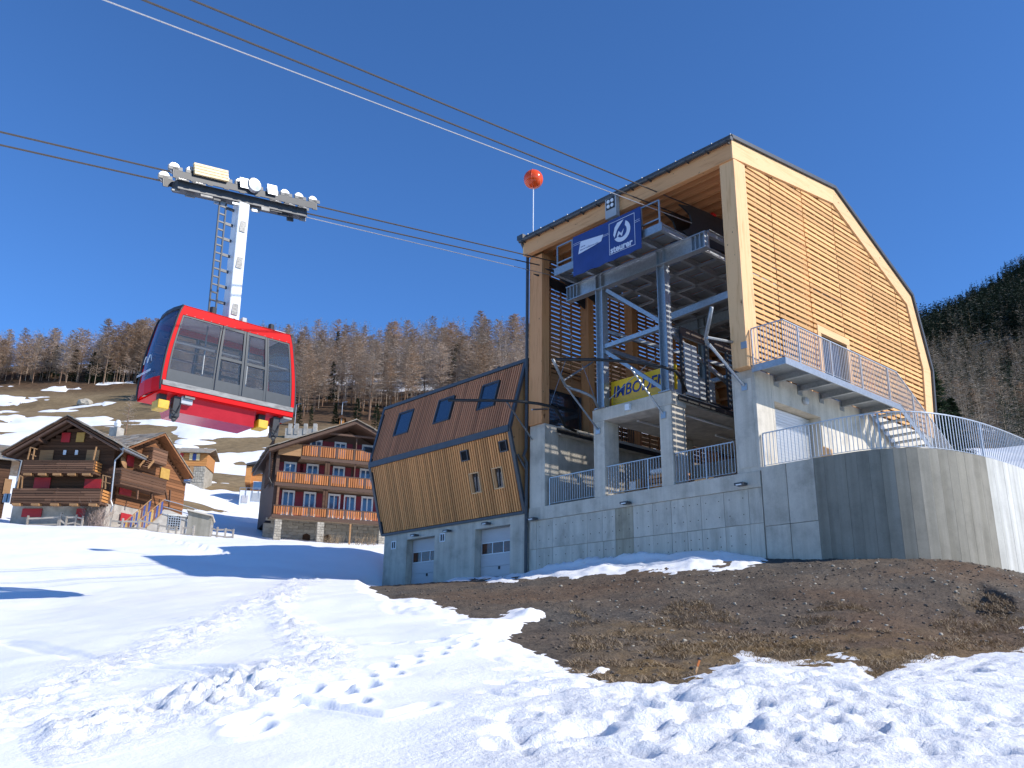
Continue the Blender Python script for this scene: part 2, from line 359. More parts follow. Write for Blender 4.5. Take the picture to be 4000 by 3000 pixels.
# --- bare earth on the embankment in front of the station
dirt_poly = [(1440, 2300), (1530, 2268), (1900, 2255), (2300, 2235), (2700, 2222), (2980, 2200), (3300, 2150), (3700, 2150), (4100, 2160), (4500, 2200), (4500, 2500), (4000, 2520), (3800, 2560), (3560, 2590), (3420, 2625), (3330, 2570), (3050, 2590), (2900, 2560), (2790, 2640),
             (2640, 2690), (2480, 2680), (2300, 2640), (2200, 2600), (2060, 2555), (1960, 2510), (2080, 2430), (2110, 2395), (1960, 2400), (1790, 2400), (1700, 2360), (1540, 2345)]
def snow_field():
    n1 = fbm(GX, GY, 0.55, 5, 3, 0.6); n2 = fbm(GX, GY, 3.2, 3, 9)
    amp = np.clip(14 * 22 / np.maximum(GY, 4), 8, 70)
    d = poly_sdf(PX, PY, dirt_poly) + amp * n1 * 1.1 + amp * 0.7 * n2
    lum = np.exp(-(((PX - 2080) / 95) ** 2 + ((PY - 2412) / 24) ** 2)) * 60 + np.exp(-(((PX - 1830) / 60) ** 2 + ((PY - 2330) / 10) ** 2)) * 50 + np.exp(-(((PX - 1640) / 50) ** 2 + ((PY - 2302) / 7) ** 2)) * 36
    lum += np.exp(-(((PX - 4010) / 90) ** 2 + ((PY - 2462) / 24) ** 2)) * 80 + np.exp(-(((PX - 3830) / 55) ** 2 + ((PY - 2432) / 10) ** 2)) * 50 + np.exp(-(((PX - 2770) / 70) ** 2 + ((PY - 2600) / 16) ** 2)) * 45 + np.exp(-(((PX - 2360) / 90) ** 2 + ((PY - 2610 + 0.35 * (PX - 2360)) / 7) ** 2)) * 40
    d = d + lum + 34 * fbm(PX * 0.0085, PY * 0.026, 1.0, 4, 13, 0.6)
    far_w = smooth(62, 72, GY)
    # bank of old snow along the foot of the station wall
    rel = np.stack([GX - C0[0], GY - C0[1]], -1); A_ = rel[..., 0] * e1[0] + rel[..., 1] * e1[1]; B_ = rel[..., 0] * e2[0] + rel[..., 1] * e2[1]
    bank = np.clip(1 - ((A_ + 4.2) / 5.6) ** 2, 0, 1) ** 0.6 * np.clip(1 - np.abs(B_ + 0.55) / 0.85, 0, 1) * (1 + 0.9 * n1) * (B_ < 0.9)
    depth_near = np.clip(d / np.clip(1500 / np.maximum(GY, 4), 20, 140), -1.8, 1) * 0.22
    depth_near = np.maximum(depth_near, -0.05 + 0.36 * bank)
    # hillside behind the village: snow lies in the hollows and on terraces, thinner uphill
    t = fbm(GX, GY * 2.4, 0.042, 5, 21, 0.55) + 0.45 * fbm(GX, GY * 3.5, 0.16, 4, 31)
    cover = 0.10 - 0.30 * smooth(380, 620, PX) + 0.20 * smooth(1600, 1950, PY) - 0.30 * smooth(1640, 1520, PY) + 0.5 * np.exp(-((PY - 1535 + 0.11 * (PX - 100)) / 20) ** 2) * (PX < 260) - 0.22 * np.exp(-((PY - 1590) / 30) ** 2) * (PX < 400)  - 0.16 * (GY > 330)
    cover += 0.55 * smooth(700, 820, PX) * smooth(2000, 2030, PY)
    cover += 0.32 * np.exp(-(((PX - 1450) / 420) ** 2 + ((PY - 1480) / 55) ** 2)) - 0.35 * smooth(1500, 1560, PY) * (PX > 1050) * (PX < 1600) * (PY < 1700)
    cover += 0.24 * smooth(640, 720, PX) * smooth(1120, 1060, PX) * smooth(1600, 1680, PY)
    cover = np.where((PX > 3450) & (GY > 260), -0.04, cover)
    gr = np.exp(-(((PX - 620) / 220) ** 2 + ((PY - 1570) / 70) ** 2)) * 0.35; cover -= gr
    depth_far = np.clip((t + cover) * 1.6, -0.5, 0.5); depth_far = np.where((PX > 3400) & (GY > 300), np.clip(clearing(GX, GY) * 2, -.5, .5), depth_far)
    return depth_near * (1 - far_w) + depth_far * far_w, far_w, n1, n2, A_, B_
DEP, far_w, N1, N2, A_, B_ = snow_field()
# --- relief
pit = np.exp(-(((PX - 3835 - (PY - 2330) * 0.75) / 85) ** 2 + ((PY - 2345) / 55) ** 2)) * near
dirt_rel = 0.055 * fbm(GX, GY, 2.6, 6, 41, 0.66) * near + 0.10 * fbm(GX, GY, 0.5, 3, 45) * near + (1 - near) * 1.2 * fbm(GX, GY, 0.05, 4, 47)
HG = H + dirt_rel - 0.95 * smooth(.18, .62, pit)
DEP = np.where(pit * (PY < 2400) > 0.12, -0.2, DEP)
tread = [(1240, 2275), (1080, 2350), (960, 2420), (800, 2500), (560, 2600), (330, 2720), (0, 2880), (-300, 3010)]
tread2 = [(1150, 2300), (1080, 2420), (1180, 2560), (1300, 2620), (1080, 2700), (900, 2800), (500, 2920), (200, 3010)]
mask = np.clip(1 - seg_dist(PX, PY, tread) / np.clip(0.16 * (PY - 1950), 20, 150), 0, 1) + np.clip(1 - seg_dist(PX, PY, tread2) / np.clip(0.17 * (PY - 1950), 20, 150), 0, 1)
mask_t = np.clip(mask, 0, 1)
mask += 1.0 * smooth(2450, 2900, PY - 0.0 * PX + 0.10 * (PX - 2000)) * smooth(1500, 2250, PX + 0.9 * (PY - 2850)) * (1 - 0.25 * smooth(3300, 4000, PX))
mask = np.clip(mask + 0.5 * fbm(GX, GY, 0.7, 3, 55) * (mask > 0.02), 0, 1) * near
lump = fbm(GX, GY, 2.1, 4, 61, 0.58); rid = 0.5 - np.abs(fbm(GX, GY, 3.6, 3, 67, 0.55))
AMP = 0.62 + 1.5 * mask_t
SN = 0.05 * fbm(GX, GY, 0.35, 3, 71) + 0.006 * fbm(GX, GY, 5.0, 3, 73) + mask * AMP * (0.45 + 0.75 * smooth(-.35, .4, fbm(GX, GY, .45, 3, 59))) * (0.045 * lump + 0.03 * rid + 0.06 * fbm(GX, GY, 7.0, 4, 77, 0.66))
def stamp(px_list, r=0.13, dep=0.10, side=0.09, elong=1.6):
    global SN
    pts = [ground_pt(*q) for q in px_list]
    pts = np.array([p for p in pts if p is not None])
    seg = np.linalg.norm(np.diff(pts[:, :2], axis=0), axis=1); L = np.concatenate([[0], np.cumsum(seg)]); n = max(2, int(L[-1] / 0.42))
    for i in range(n):
        s_ = L[-1] * (i + rng.uniform(-.15, .15)) / n; x = np.interp(s_, L, pts[:, 0]); y = np.interp(s_, L, pts[:, 1])
        x2 = np.interp(s_ + .1, L, pts[:, 0]); y2 = np.interp(s_ + .1, L, pts[:, 1]); dv = np.array([x2 - x, y2 - y]); ln = np.linalg.norm(dv)
        if ln < 1e-6: continue
        dv /= ln; nx, ny = -dv[1], dv[0]; o = side if i % 2 else -side; x += nx * o; y += ny * o
        r_i = np.where((Yr > y - 1) & (Yr < y + 1))[0]
        if not len(r_i): continue
        c_i = np.where(np.abs(us - x / (y + 8)) < 0.9 / (y + 8))[0]
        if not len(c_i): continue
        sl = np.s_[r_i[0]:r_i[-1] + 1, c_i[0]:c_i[-1] + 1]; dx = GX[sl] - x; dy = GY[sl] - y
        q = np.sqrt(((dx * dv[0] + dy * dv[1]) / (r * elong)) ** 2 + ((dx * nx + dy * ny) / r) ** 2)
        SN[sl] += -dep * rng.uniform(.7, 1.2) * (1 - smooth(0.55, 1.05, q)) + 0.02 * np.exp(-((q - 1.25) / 0.25) ** 2)
stamp([(2010, 2540), (1800, 2560), (1600, 2568), (1400, 2575)]); stamp([(1860, 2570), (1700, 2610), (1540, 2680), (1400, 2770), (1300, 2900)])
stamp([(850, 2155), (640, 2110), (520, 2085)], 0.16, 0.12); stamp([(900, 2160), (700, 2120)], 0.18, 0.12)
stamp([(1050, 2870), (1250, 2800), (1500, 2740)], 0.15); stamp([(900, 3000), (1000, 2930), (1150, 2880)], 0.16)
for trk in ([(560, 2690), (760, 2720), (900, 2770), (1060, 2830), (1300, 2880), (1500, 2930), (1660, 2870)], [(540, 2665), (780, 2700), (950, 2740)]):
    tp = [ground_pt(*q) for q in trk]; dd = seg_dist(GX, GY, [(p[0], p[1]) for p in tp if p is not None])
    SN += -0.035 * (1 - smooth(0.05, 0.10, dd)) + 0.02 * np.exp(-((dd - 0.15) / 0.05) ** 2)
for k, q in enumerate([((0, 2245), (600, 2222), (950, 2225)), ((0, 2275), (500, 2255), (900, 2245)), ((0, 2545), (250, 2610), (330, 2640)), ((0, 2560), (200, 2615)), ((0, 2310), (500, 2280))]):
    tp = [ground_pt(*p) for p in q]; dd = seg_dist(GX, GY, [(p[0], p[1]) for p in tp if p is not None]); SN += -0.035 * (1 - smooth(0.08, 0.2, dd)) * (1 if k < 4 else .6)
for _ in range(330):          # kicked-up holes in the churned snow at the right
    x_, y_ = rng.uniform(1900, 4200), rng.uniform(2620, 3080)
    if rng.random() > smooth(2450, 2900, np.array(y_ + 0.1 * (x_ - 2000))): continue
    d_ = ray(x_, y_); Yh = 6.0
    for _k in range(12): Yh = np.clip((gz(d_[0] / d_[1] * Yh, Yh) - EYE) / (d_[2] / d_[1]), 2, 40) if abs(d_[2]) > 1e-4 else Yh
    p = ground_pt(x_, y_, 2.5, 60)
    if p is None: continue
    r_i = np.where(np.abs(Yr - p[1]) < .6)[0]; c_i = np.where(np.abs(us - p[0] / (p[1] + 8)) < 0.6 / (p[1] + 8))[0]
    if len(r_i) < 2 or len(c_i) < 2: continue
    sl = np.s_[r_i[0]:r_i[-1] + 1, c_i[0]:c_i[-1] + 1]; rr = rng.uniform(.06, .15); an = rng.uniform(0, 3.14); dx = GX[sl] - p[0]; dy = GY[sl] - p[1]
    q = np.sqrt(((dx * math.cos(an) + dy * math.sin(an)) / (rr * 1.7)) ** 2 + ((dx * math.sin(an) - dy * math.cos(an)) / rr) ** 2)
    SN[sl] -= rng.uniform(.02, .05) * (1 - smooth(.4, 1.1, q))
SN = np.where(near, SN, 0.25 * fbm(GX, GY, 0.12, 3, 81))
LOW = 0.21 * smooth(24, 40, GY) * near; HG = HG - LOW
HS = -LOW + np.where(near, H + 0.10 * fbm(GX, GY, 0.5, 3, 45) - 0.95 * smooth(.18, .62, pit), HG) + DEP + SN * np.clip(DEP / 0.12, 0.25, 1)
# never rise through the walls of the station
inside = (A_ > -19.3) & (A_ < 5.9) & (B_ > 0.25) & (B_ < 12)
HS = np.where(inside, HG - 0.3, HS)
nr, nc = GX.shape
idx = np.arange(nr * nc).reshape(nr, nc)
FQ = np.stack([idx[:-1, :-1], idx[:-1, 1:], idx[1:, 1:], idx[1:, :-1]], -1).reshape(-1, 4)
def add_attr(me, name, arr):
    at = me.attributes.new(name, 'FLOAT', 'POINT'); at.data.foreach_set("value", np.ascontiguousarray(arr, np.float32))
# ------------------------------------------------------------------ ground and snow
def ground_mat():
    m, nt, b = new_mat('earth_and_grass')
    v = vec_src(nt, (1, 1, 1), rand=False, world_space=True)
    at = lambda n: _n(nt, "ShaderNodeAttribute", attribute_name=n).outputs["Fac"]
    f1 = noise(nt, v, 0.6, 6, 0.65); f2 = noise(nt, v, 14.0, 6, 0.7); f3 = noise(nt, vec_src(nt, (1, 1, 0.3), False, True), 34.0, 4, 0.7)
    soil = ramp(nt, f1, [(0.3, (0.092, 0.075, 0.060)), (0.52, (0.138, 0.110, 0.085)), (0.72, (0.180, 0.140, 0.102))])
    f6 = noise(nt, v, 0.22, 3, 0.5); soil = mix(nt, soil, (0.155, 0.098, 0.062), ramp(nt, f6, [(0.5, (0, 0, 0)), (0.66, (.7, .7, .7))])); soil = mix(nt, soil, (0.115, 0.105, 0.092), ramp(nt, f6, [(0.34, (.8, .8, .8)), (0.46, (0, 0, 0))]))
    soil = mix(nt, soil, ramp(nt, f2, [(0.3, (0.45, 0.45, 0.45)), (0.55, (1.0, 1.0, 1.0)), (0.75, (1.5, 1.45, 1.35))]), 0.85, 'MULTIPLY')
    straw = ramp(nt, f3, [(0.28, (0.075, 0.045, 0.02)), (0.5, (0.19, 0.125, 0.06)), (0.7, (0.36, 0.26, 0.14))])
    near_c = mix(nt, soil, straw, at('grass'))
    f4 = noise(nt, v, 0.09, 6, 0.62); f5 = noise(nt, v, 1.1, 5, 0.7)
    mead = ramp(nt, f4, [(0.3, (0.155, 0.112, 0.065)), (0.5, (0.225, 0.165, 0.095)), (0.7, (0.285, 0.215, 0.13))])
    mead = mix(nt, mead, ramp(nt, f5, [(0.3, (0.6, 0.6, 0.6)), (0.65, (1.15, 1.12, 1.05))]), 0.8, 'MULTIPLY')
    woods = ramp(nt, f5, [(0.3, (0.045, 0.030, 0.020)), (0.6, (0.12, 0.072, 0.042)), (0.75, (0.17, 0.105, 0.06))])
    far_c = mix(nt, mead, woods, at('forest'))
    c = mix(nt, near_c, far_c, at('far'))
    nt.links.new(c, b.inputs["Base Color"]); b.inputs["Roughness"].default_value = 0.95; b.inputs["Specular IOR Level"].default_value = 0.1
    bump(nt, b, f2, 0.9, 0.05); return m
def snow_mat():
    m, nt, b = new_mat('snow')
    v = vec_src(nt, (1, 1, 1), rand=False, world_space=True)
    at = _n(nt, "ShaderNodeAttribute", attribute_name='dirty').outputs["Fac"]
    f1 = noise(nt, v, 0.35, 5, 0.6); f2 = noise(nt, v, 22.0, 5, 0.65); f3 = noise(nt, v, 2.6, 5, 0.68)
    cl = ramp(nt, f1, [(0.3, (0.84, 0.84, 0.85)), (0.6, (0.89, 0.89, 0.895))])
    dk = ramp(nt, f3, [(0.56, (0.86, 0.85, 0.84)), (0.70, (0.70, 0.665, 0.60)), (0.80, (0.50, 0.43, 0.34))])
    c = mix(nt, cl, dk, at)
    nt.links.new(c, b.inputs["Base Color"]); b.inputs["Roughness"].default_value = 0.55; b.inputs["Specular IOR Level"].default_value = 0.25
    b.inputs["Subsurface Weight"].default_value = 0.0
    rg = _n(nt, "ShaderNodeAttribute", attribute_name='churn').outputs["Fac"]; f4 = noise(nt, v, 11.0, 7, 0.7)
    mu = _n(nt, "ShaderNodeMath", operation='MULTIPLY_ADD'); mu.inputs[1].default_value = 1.0; mu.inputs[2].default_value = 0.12; nt.links.new(rg, mu.inputs[0])
    m2 = _n(nt, "ShaderNodeMath", operation='MULTIPLY'); nt.links.new(f4, m2.inputs[0]); nt.links.new(mu.outputs[0], m2.inputs[1])
    m3 = _n(nt, "ShaderNodeMath", operation='MULTIPLY_ADD'); m3.inputs[1].default_value = 0.10; nt.links.new(f2, m3.inputs[0]); nt.links.new(m2.outputs[0], m3.inputs[2])
    bump(nt, b, m3.outputs[0], 0.8, 0.06); return m
M['ground'] = ground_mat(); M['snow'] = snow_mat()
gme = np_mesh('ground', np.stack([GX, GY, HG], -1).reshape(-1, 3), FQ, M['ground'], True)
grass_w = smooth(2420, 2560, PY + 60 * N1 - 0.03 * (PX - 3000)) * smooth(2150, 2500, PX) * near * (0.55 + 0.45 * smooth(-.2, .3, N2)) * smooth(-0.45, 0.1, N1)
forest_w = np.clip(smooth(1560, 1500, PY) * (PX < 700) + smooth(1700, 1640, PY) * (PX >= 700), 0, 1) * smooth(130, 150, GY)
add_attr(gme, 'grass', grass_w.ravel()); add_attr(gme, 'far', far_w.ravel()); add_attr(gme, 'forest', forest_w.ravel())
ground = bpy.data.objects.new('ground', gme); col.objects.link(ground); tag(ground, kind='structure')
keep = (DEP > -0.05).ravel()
fk = keep[FQ].any(1); FS = FQ[fk]; used = np.unique(FS); rem = np.full(nr * nc, -1); rem[used] = np.arange(len(used))
VS = np.stack([GX, GY, HS], -1).reshape(-1, 3)[used]
sme = np_mesh('snow', VS, rem[FS], M['snow'], True)
dirty = np.clip(mask * (0.5 + N1) * 0.45 + 0.75 * (1 - smooth(0.02, 0.13, DEP)) * near + 0.8 * (np.abs(B_ + .75) < 1.0) * (A_ > -6) * (A_ < 1.5) * near, 0, 1)
add_attr(sme, 'dirty', dirty.ravel()[used]); add_attr(sme, 'churn', mask.ravel()[used])
snow = bpy.data.objects.new('snow', sme); col.objects.link(snow); tag(snow, kind='structure')
# stones and dry grass on the bare bank
TOPZ = lambda x, y: gz(x, y)
def scatter(n, cond_px, sizes, seed):
    r = np.random.default_rng(seed); out = []
    while len(out) < n:
        y = r.uniform(9.5, 26, n); x = r.uniform(-4, 17, n); h = base_h(x, y); px, py = proj(np.stack([x, y, h], -1)); k = cond_px(px, py) & (px < 4300)
        out += list(np.stack([x, y, h, px, py], -1)[k])
    return np.array(out[:n])
def dirt_height(x, y): return base_h(x, y) + 0.055 * fbm(x, y, 2.6, 6, 41, 0.66) + 0.10 * fbm(x, y, 0.5, 3, 45)
def stones(name, n, seed, lo, hi, m, cond):
    P = scatter(n, cond, None, seed); r = np.random.default_rng(seed + 1); V = []; F = []
    t = (1 + 5 ** .5) / 2; ico = np.array([(-1, t, 0), (1, t, 0), (-1, -t, 0), (1, -t, 0), (0, -1, t), (0, 1, t), (0, -1, -t), (0, 1, -t), (t, 0, -1), (t, 0, 1), (-t, 0, -1), (-t, 0, 1)]) / 1.9
    fi = np.array([(0, 11, 5), (0, 5, 1), (0, 1, 7), (0, 7, 10), (0, 10, 11), (1, 5, 9), (5, 11, 4), (11, 10, 2), (10, 7, 6), (7, 1, 8), (3, 9, 4), (3, 4, 2), (3, 2, 6), (3, 6, 8), (3, 8, 9), (4, 9, 5), (2, 4, 11), (6, 2, 10), (8, 6, 7), (9, 8, 1)])
    z = dirt_height(P[:, 0], P[:, 1])
    for i in range(n):
        s = lo + (hi - lo) * r.random() ** 3; v = ico * s * r.uniform(.5, 1.15, (12, 1)) * np.array([r.uniform(.8, 1.5), r.uniform(.7, 1.2), r.uniform(.4, .8)])
        a = r.uniform(0, 6.3); c, s_ = math.cos(a), math.sin(a); v = np.stack([v[:, 0] * c - v[:, 1] * s_, v[:, 0] * s_ + v[:, 1] * c, v[:, 2]], -1)
        V.append(v + [P[i, 0], P[i, 1], z[i] + 0.15 * s]); F.append(fi + 12 * i)
    o = bpy.data.objects.new(name, np_mesh(name, np.concatenate(V), np.concatenate(F), m)); col.objects.link(o); tag(o, kind='stuff'); return o
M['stone'] = mat('pale_stone', (0.42, 0.38, 0.31), (0.25, 0.22, 0.18), ns=9, rough=0.9)
M['clod'] = mat('earth_clod', (0.13, 0.103, 0.08), (0.085, 0.066, 0.051), ns=12, rough=0.95)
def in_dirt(px, py): return poly_sdf(px, py, dirt_poly) < -18
stones('pebbles', 800, 101, 0.010, 0.055, M['stone'], lambda px, py: in_dirt(px, py) & (py < 2520) & (px > 2400 - 300 * (np.sin(px * 7.1) > .6)))
stones('earth_clods', 3600, 111, 0.010, 0.050, M['clod'], in_dirt)
def grass_blades(name, n, seed):
    r = np.random.default_rng(seed)
    P = scatter(n, lambda px, py: (poly_sdf(px, py, dirt_poly) < 6) & (py > 2395 + 70 * np.sin(px * .011)) & (px > 2230), None, seed); z = dirt_height(P[:, 0], P[:, 1])
    cl = fbm(P[:, 0], P[:, 1], 1.6, 3, 5); k = cl > -0.05; P = P[k]; z = z[k]; n = len(P)
    L = r.uniform(.07, .20, n); a = r.uniform(0, 6.28, n); le = r.uniform(.95, 1.5, n); dx = np.cos(a) * np.sin(le) * L; dy = np.sin(a) * np.sin(le) * L; dz = np.cos(le) * L
    w = r.uniform(.0022, .0045, n); px_, py_ = -np.sin(a) * w, np.cos(a) * w
    B = np.stack([P[:, 0], P[:, 1], z - .01], -1); V = np.stack([B + np.stack([px_, py_, 0 * w], -1), B - np.stack([px_, py_, 0 * w], -1), B + np.stack([dx * .55 - px_, dy * .55 - py_, dz * .75], -1) * 1.0, B + np.stack([dx * .55 + px_, dy * .55 + py_, dz * .75], -1), B + np.stack([dx, dy, dz], -1)], 1).reshape(-1, 3)
    i = np.arange(n)[:, None] * 5; F = np.concatenate([i + [0, 1, 2], i + [0, 2, 3], i + [3, 2, 4]])
    o = bpy.data.objects.new(name, np_mesh(name, V, F, M['straw'])); col.objects.link(o); tag(o, kind='stuff')
M['straw'] = mat('dry_grass', (0.44, 0.33, 0.20), (0.19, 0.125, 0.07), ns=2.2, rough=0.8, lo=.3, hi=.7)
grass_blades('dry_grass', 50000, 121)
# ------------------------------------------------------------------ the cable car station
def sroot(name, a, b, z):       # an Empty in the station's axes, its parts are written in station coordinates
    e = empty(name, W(a, b, z), -TH); OFF[e.name] = Matrix.Translation((-a, -b, -z)); return e
S = sroot('cable_car_station', -4.3, 6, 7.1)
tag(S, 'tall larch-slatted cable car station on a concrete base with open front and steel gantry', 'cable car station')
rj = random.Random(5)
# base wall: formwork panels with recessed joints
J = [-9.38, -8.98, -8.12, -7.26, -6.36, -5.61, -5.02, -4.22, -3.37, -2.6, -1.98, -1.42, -.55, .33, .80]
MB().box(-9.36, .80, .05, 1.2, 2.6, 6.62).build('base_wall', M['conc'], S)
for i in range(len(J) - 1):
    for z0, z1 in ((2.7, 5.53), (5.545, 6.60)):
        piece('concrete_panel', M['conc_s'] if i == 6 else M['conc'], S, J[i] + .006, J[i + 1] - .006, rj.uniform(-.006, .006), .049, z0, z1)
th = MB()
for i in range(len(J) - 1):
    if J[i + 1] - J[i] < .5: continue
    for f in (.22, .78):
        for z in (4.95, 5.25, 5.85, 6.35): xx = J[i] + (J[i + 1] - J[i]) * f; th.lathe([(.016, -.009), (.016, -.001)], (xx, 0, z), 8, 'Y')
tag(th.build('tie_hole', M['void'], S), kind='stuff')
MB().box(-9.38, .80, -.035, .5, 6.61, 7.10).build('kerb_beam', M['conc'], S, bevel=.01)
MB().box(-9.36, .80, .5, 12.4, 6.75, 7.09).build('terrace_floor', M['conc'], S)
# left pier and wall
MB().box(-9.38, -8.54, 0, .75, 7.1, 10.34).build('pier', M['conc'], S, bevel=.015)
MB().box(-9.36, -8.66, .75, 9, 7.1, 10.0).build('concrete_wall', M['conc'], S)
MB().box(-9.36, -8.40, .76, 9, 10.0, 10.34).build('platform_slab', M['conc'], S)
MB().box(-8.40, -8.33, .5, 9, 10.02, 10.2).build('buffer_strip', M['black'], S)
# middle platform on its portal
for x0, x1 in ((-5.98, -5.46), (-2.94, -2.44)):
    MB().box(x0, x1, 0, .78, 7.1, 9.85).build('column', M['conc'], S, bevel=.015)
    for b in (4.6, 9.2): MB().box(x0, x1, b, b + .6, 7.1, 9.98).build('column', M['conc'], S)
MB().box(-6.02, -2.40, -.004, .8, 9.85, 10.32).build('portal_beam', M['conc'], S, bevel=.015)
MB().box(-6.02, -2.40, .8, 10.2, 10.0, 10.30).build('platform_slab', M['conc'], S)
for a in (-6.10, -2.36): MB().box(a, a + .06, .3, 10, 10.05, 10.22).build('buffer_strip', M['black'], S)
MB().box(-6.0, -2.4, 10.2, 10.6, 7.1, 10.3).build('concrete_wall', M['conc'], S)
MB().box(-9.36, .8, 12.0, 12.4, 2.6, 10.3).build('concrete_wall', M['conc'], S)
MB().box(-8.6, -6.0, 9, 9.3, 9.4, 10.0).build('concrete_beam', M['conc'], S)
# right pier and side wall with the roller shutter
MB().box(0, .84, 0, .90, 7.1, 10.33).build('pier', M['conc'], S, bevel=.015)
MB().box(.10, .72, -.012, .01, 7.25, 10.05).build('pier_face', M['conc'], S)
MB().box(.36, .84, .90, 1.02, 7.0, 10.32).build('concrete_wall', M['conc'], S)
MB().box(.36, .838, 1.02, 3.82, 9.48, 10.32).build('door_lintel', M['conc'], S)
MB().box(.36, .84, 3.82, 12.4, 7.0, 10.32).build('concrete_wall', M['conc'], S)
MB().box(.55, .845, 12.4, 12.5, 7.0, 10.31).build('concrete_wall', M['conc'], S)
sh_r = MB().box(.36, .40, 1.02, 3.82, 7.1, 9.48).build('roller_shutter', M['shut'], S)
for k in range(24): piece('shutter_slat', M['shut'], sh_r, .40, .435, 1.04, 3.80, 7.10 + k * .098, 7.10 + k * .098 + .084, (0, R(14), 0))
MB().box(.36, .80, .80, 1.02, 2.6, 7.0).build('concrete_wall', M['conc'], S)
# timber shell -------------------------------------------------------
P = [(-.42, 18.30), (6.42, 19.08), (12.18, 16.32), (13.14, 13.27), (12.72, 10.3)]
I = [(-.42, 17.60), (6.22, 18.42), (11.70, 15.81), (12.46, 13.19), (12.06, 10.3)]
for a0, a1, nm in ((.76, .88, 'r'), (-9.44, -9.32, 'l')):
    for k in range(4):
        q = [P[k], P[k + 1], I[k + 1], I[k]]
        MB().prism([(a0, y, z) for y, z in q], (a1 - a0, 0, 0)).build('rim_board', M['larch_rim'], S, bevel=.008)
MB().box(.30, .86, -.36, .30, 10.33, 17.62).build('corner_post', M['larch_z'], S, bevel=.01)
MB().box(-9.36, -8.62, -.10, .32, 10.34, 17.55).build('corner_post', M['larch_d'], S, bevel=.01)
MB().box(-9.36, .84, -.425, -.20, 17.58, 18.22).build('eave_beam', M['larch_x'], S, bevel=.01)
# roof skin, deck, joists
for k in range(4):
    (y0, z0), (y1, z1) = P[k], P[k + 1]; d = Vector((y1 - y0, z1 - z0)).normalized(); n = Vector((-d.y, d.x))
    o0, o1 = .015, .15
    q = [(y0 + n.x * o0, z0 + n.y * o0), (y1 + n.x * o0, z1 + n.y * o0), (y1 + n.x * o1 + d.x * .05, z1 + n.y * o1 + d.y * .05), (y0 + n.x * o1 - d.x * .05, z0 + n.y * o1 - d.y * .05)]
    MB().prism([(-9.52, y, z) for y, z in q], (10.48, 0, 0)).build('roof_sheet', M['anth'], S)
    q = [(y0 - n.x * .0, z0 - n.y * .0), (y1, z1), (y1 - n.x * .06, z1 - n.y * .06), (y0 - n.x * .06, z0 - n.y * .06)]
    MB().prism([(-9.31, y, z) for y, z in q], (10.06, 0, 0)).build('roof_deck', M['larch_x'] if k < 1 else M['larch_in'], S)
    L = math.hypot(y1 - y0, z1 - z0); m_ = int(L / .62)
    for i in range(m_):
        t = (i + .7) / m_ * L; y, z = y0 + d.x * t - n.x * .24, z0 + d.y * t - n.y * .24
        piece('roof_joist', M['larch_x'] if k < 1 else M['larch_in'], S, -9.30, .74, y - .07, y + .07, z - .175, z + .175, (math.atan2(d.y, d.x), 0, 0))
MB().tube([(-9.5, -.56, 18.24), (.98, -.56, 18.24)], .085, 8).build('gutter', M['anth'], S)
for k in range(13): piece('gutter_bracket', M['anth'], S, -9.3 + k * .84, -9.26 + k * .84, -.66, -.42, 18.14, 18.20)
for dz, y in ((.16, -.36), (.25, -.33)): MB().tube([(-9.4, y, 18.30 + dz), (.85, y, 18.30 + dz)], .016, 6).build('snow_guard_rail', M['anth'], S)
for k in range(14): piece('snow_guard_bracket', M['galv_d'], S, -9.2 + k * .77, -9.175 + k * .77, -.40, -.30, 18.42, 18.56)
MB().box(-9.6, -9.25, -.62, -.30, 18.30, 18.5).build('gutter_corner', M['anth'], S)
MB().tube([(-9.45, -.5, 18.2), (-9.45, -.14, 17.7), (-9.45, -.13, 9.45), (-9.45, -.26, 9.15), (-9.45, -.10, 8.9), (-9.45, -.10, 3.5)], .065, 8).build('downpipe', M['anth'], S)
# slats of the right wall: one piece each
SB = [.31, 1.84, 3.97, 6.18, 8.79, 10.82, 12.6]
def xin(z, pts):   # outline of the slat field at height z
    lo, hi = .31, 12.2
    if z > 17.55: lo = (z - 17.60) / (18.42 - 17.60) * 6.64 - .42
    segs = [(I[1], I[2]), (I[2], I[3]), (I[3], I[4])]
    for (ya, za), (yb, zb) in segs:
        if min(za, zb) <= z <= max(za, zb): hi = ya + (yb - ya) * (z - za) / (zb - za)
    return lo - .0, hi + .12
for i in range(41):
    z = 10.44 + .195 * i
    lo, hi = xin(z + .06, I)
    for c in range(6):
        y0, y1 = max(SB[c] + .02, lo), min(SB[c + 1] - .02, hi)
        if z < 12.9 and c == 2: y1 = min(y1, 4.20)
        if z < 12.9 and c == 3: y0 = max(y0, 6.44)
        if y1 - y0 < .08: continue
        dz, da = rj.uniform(-.006, .006), rj.uniform(-.006, .006)
        piece('slat', M['larch'], S, .765 + da, .812 + da, y0, y1, z + dz, z + dz + .112, (0, R(rj.uniform(2, 8)), 0))
for y in [.95 + .66 * k for k in range(18)]:
    zt = np.interp(y, [-.42, 6.22, 11.7, 12.46], [17.6, 18.42, 15.81, 13.19]); zb = 10.34
    if 4.2 < y < 6.4: zb = 12.95
    piece('spacer_batten', M['larch_z'], S, .715, .765, y - .03, y + .03, zb, zt)
for y in (4.0, 8.0, 11.6): MB().box(.36, .70, y - .17, y + .17, 10.33, np.interp(y, [-.42, 6.22, 11.7, 12.46], [17.5, 18.3, 15.7, 13.1])).build('wall_post', M['larch_z'], S)
dr = MB().box(.60, .66, 4.42, 6.20, 10.35, 12.64).build('balcony_door', M['pane_d'], S)
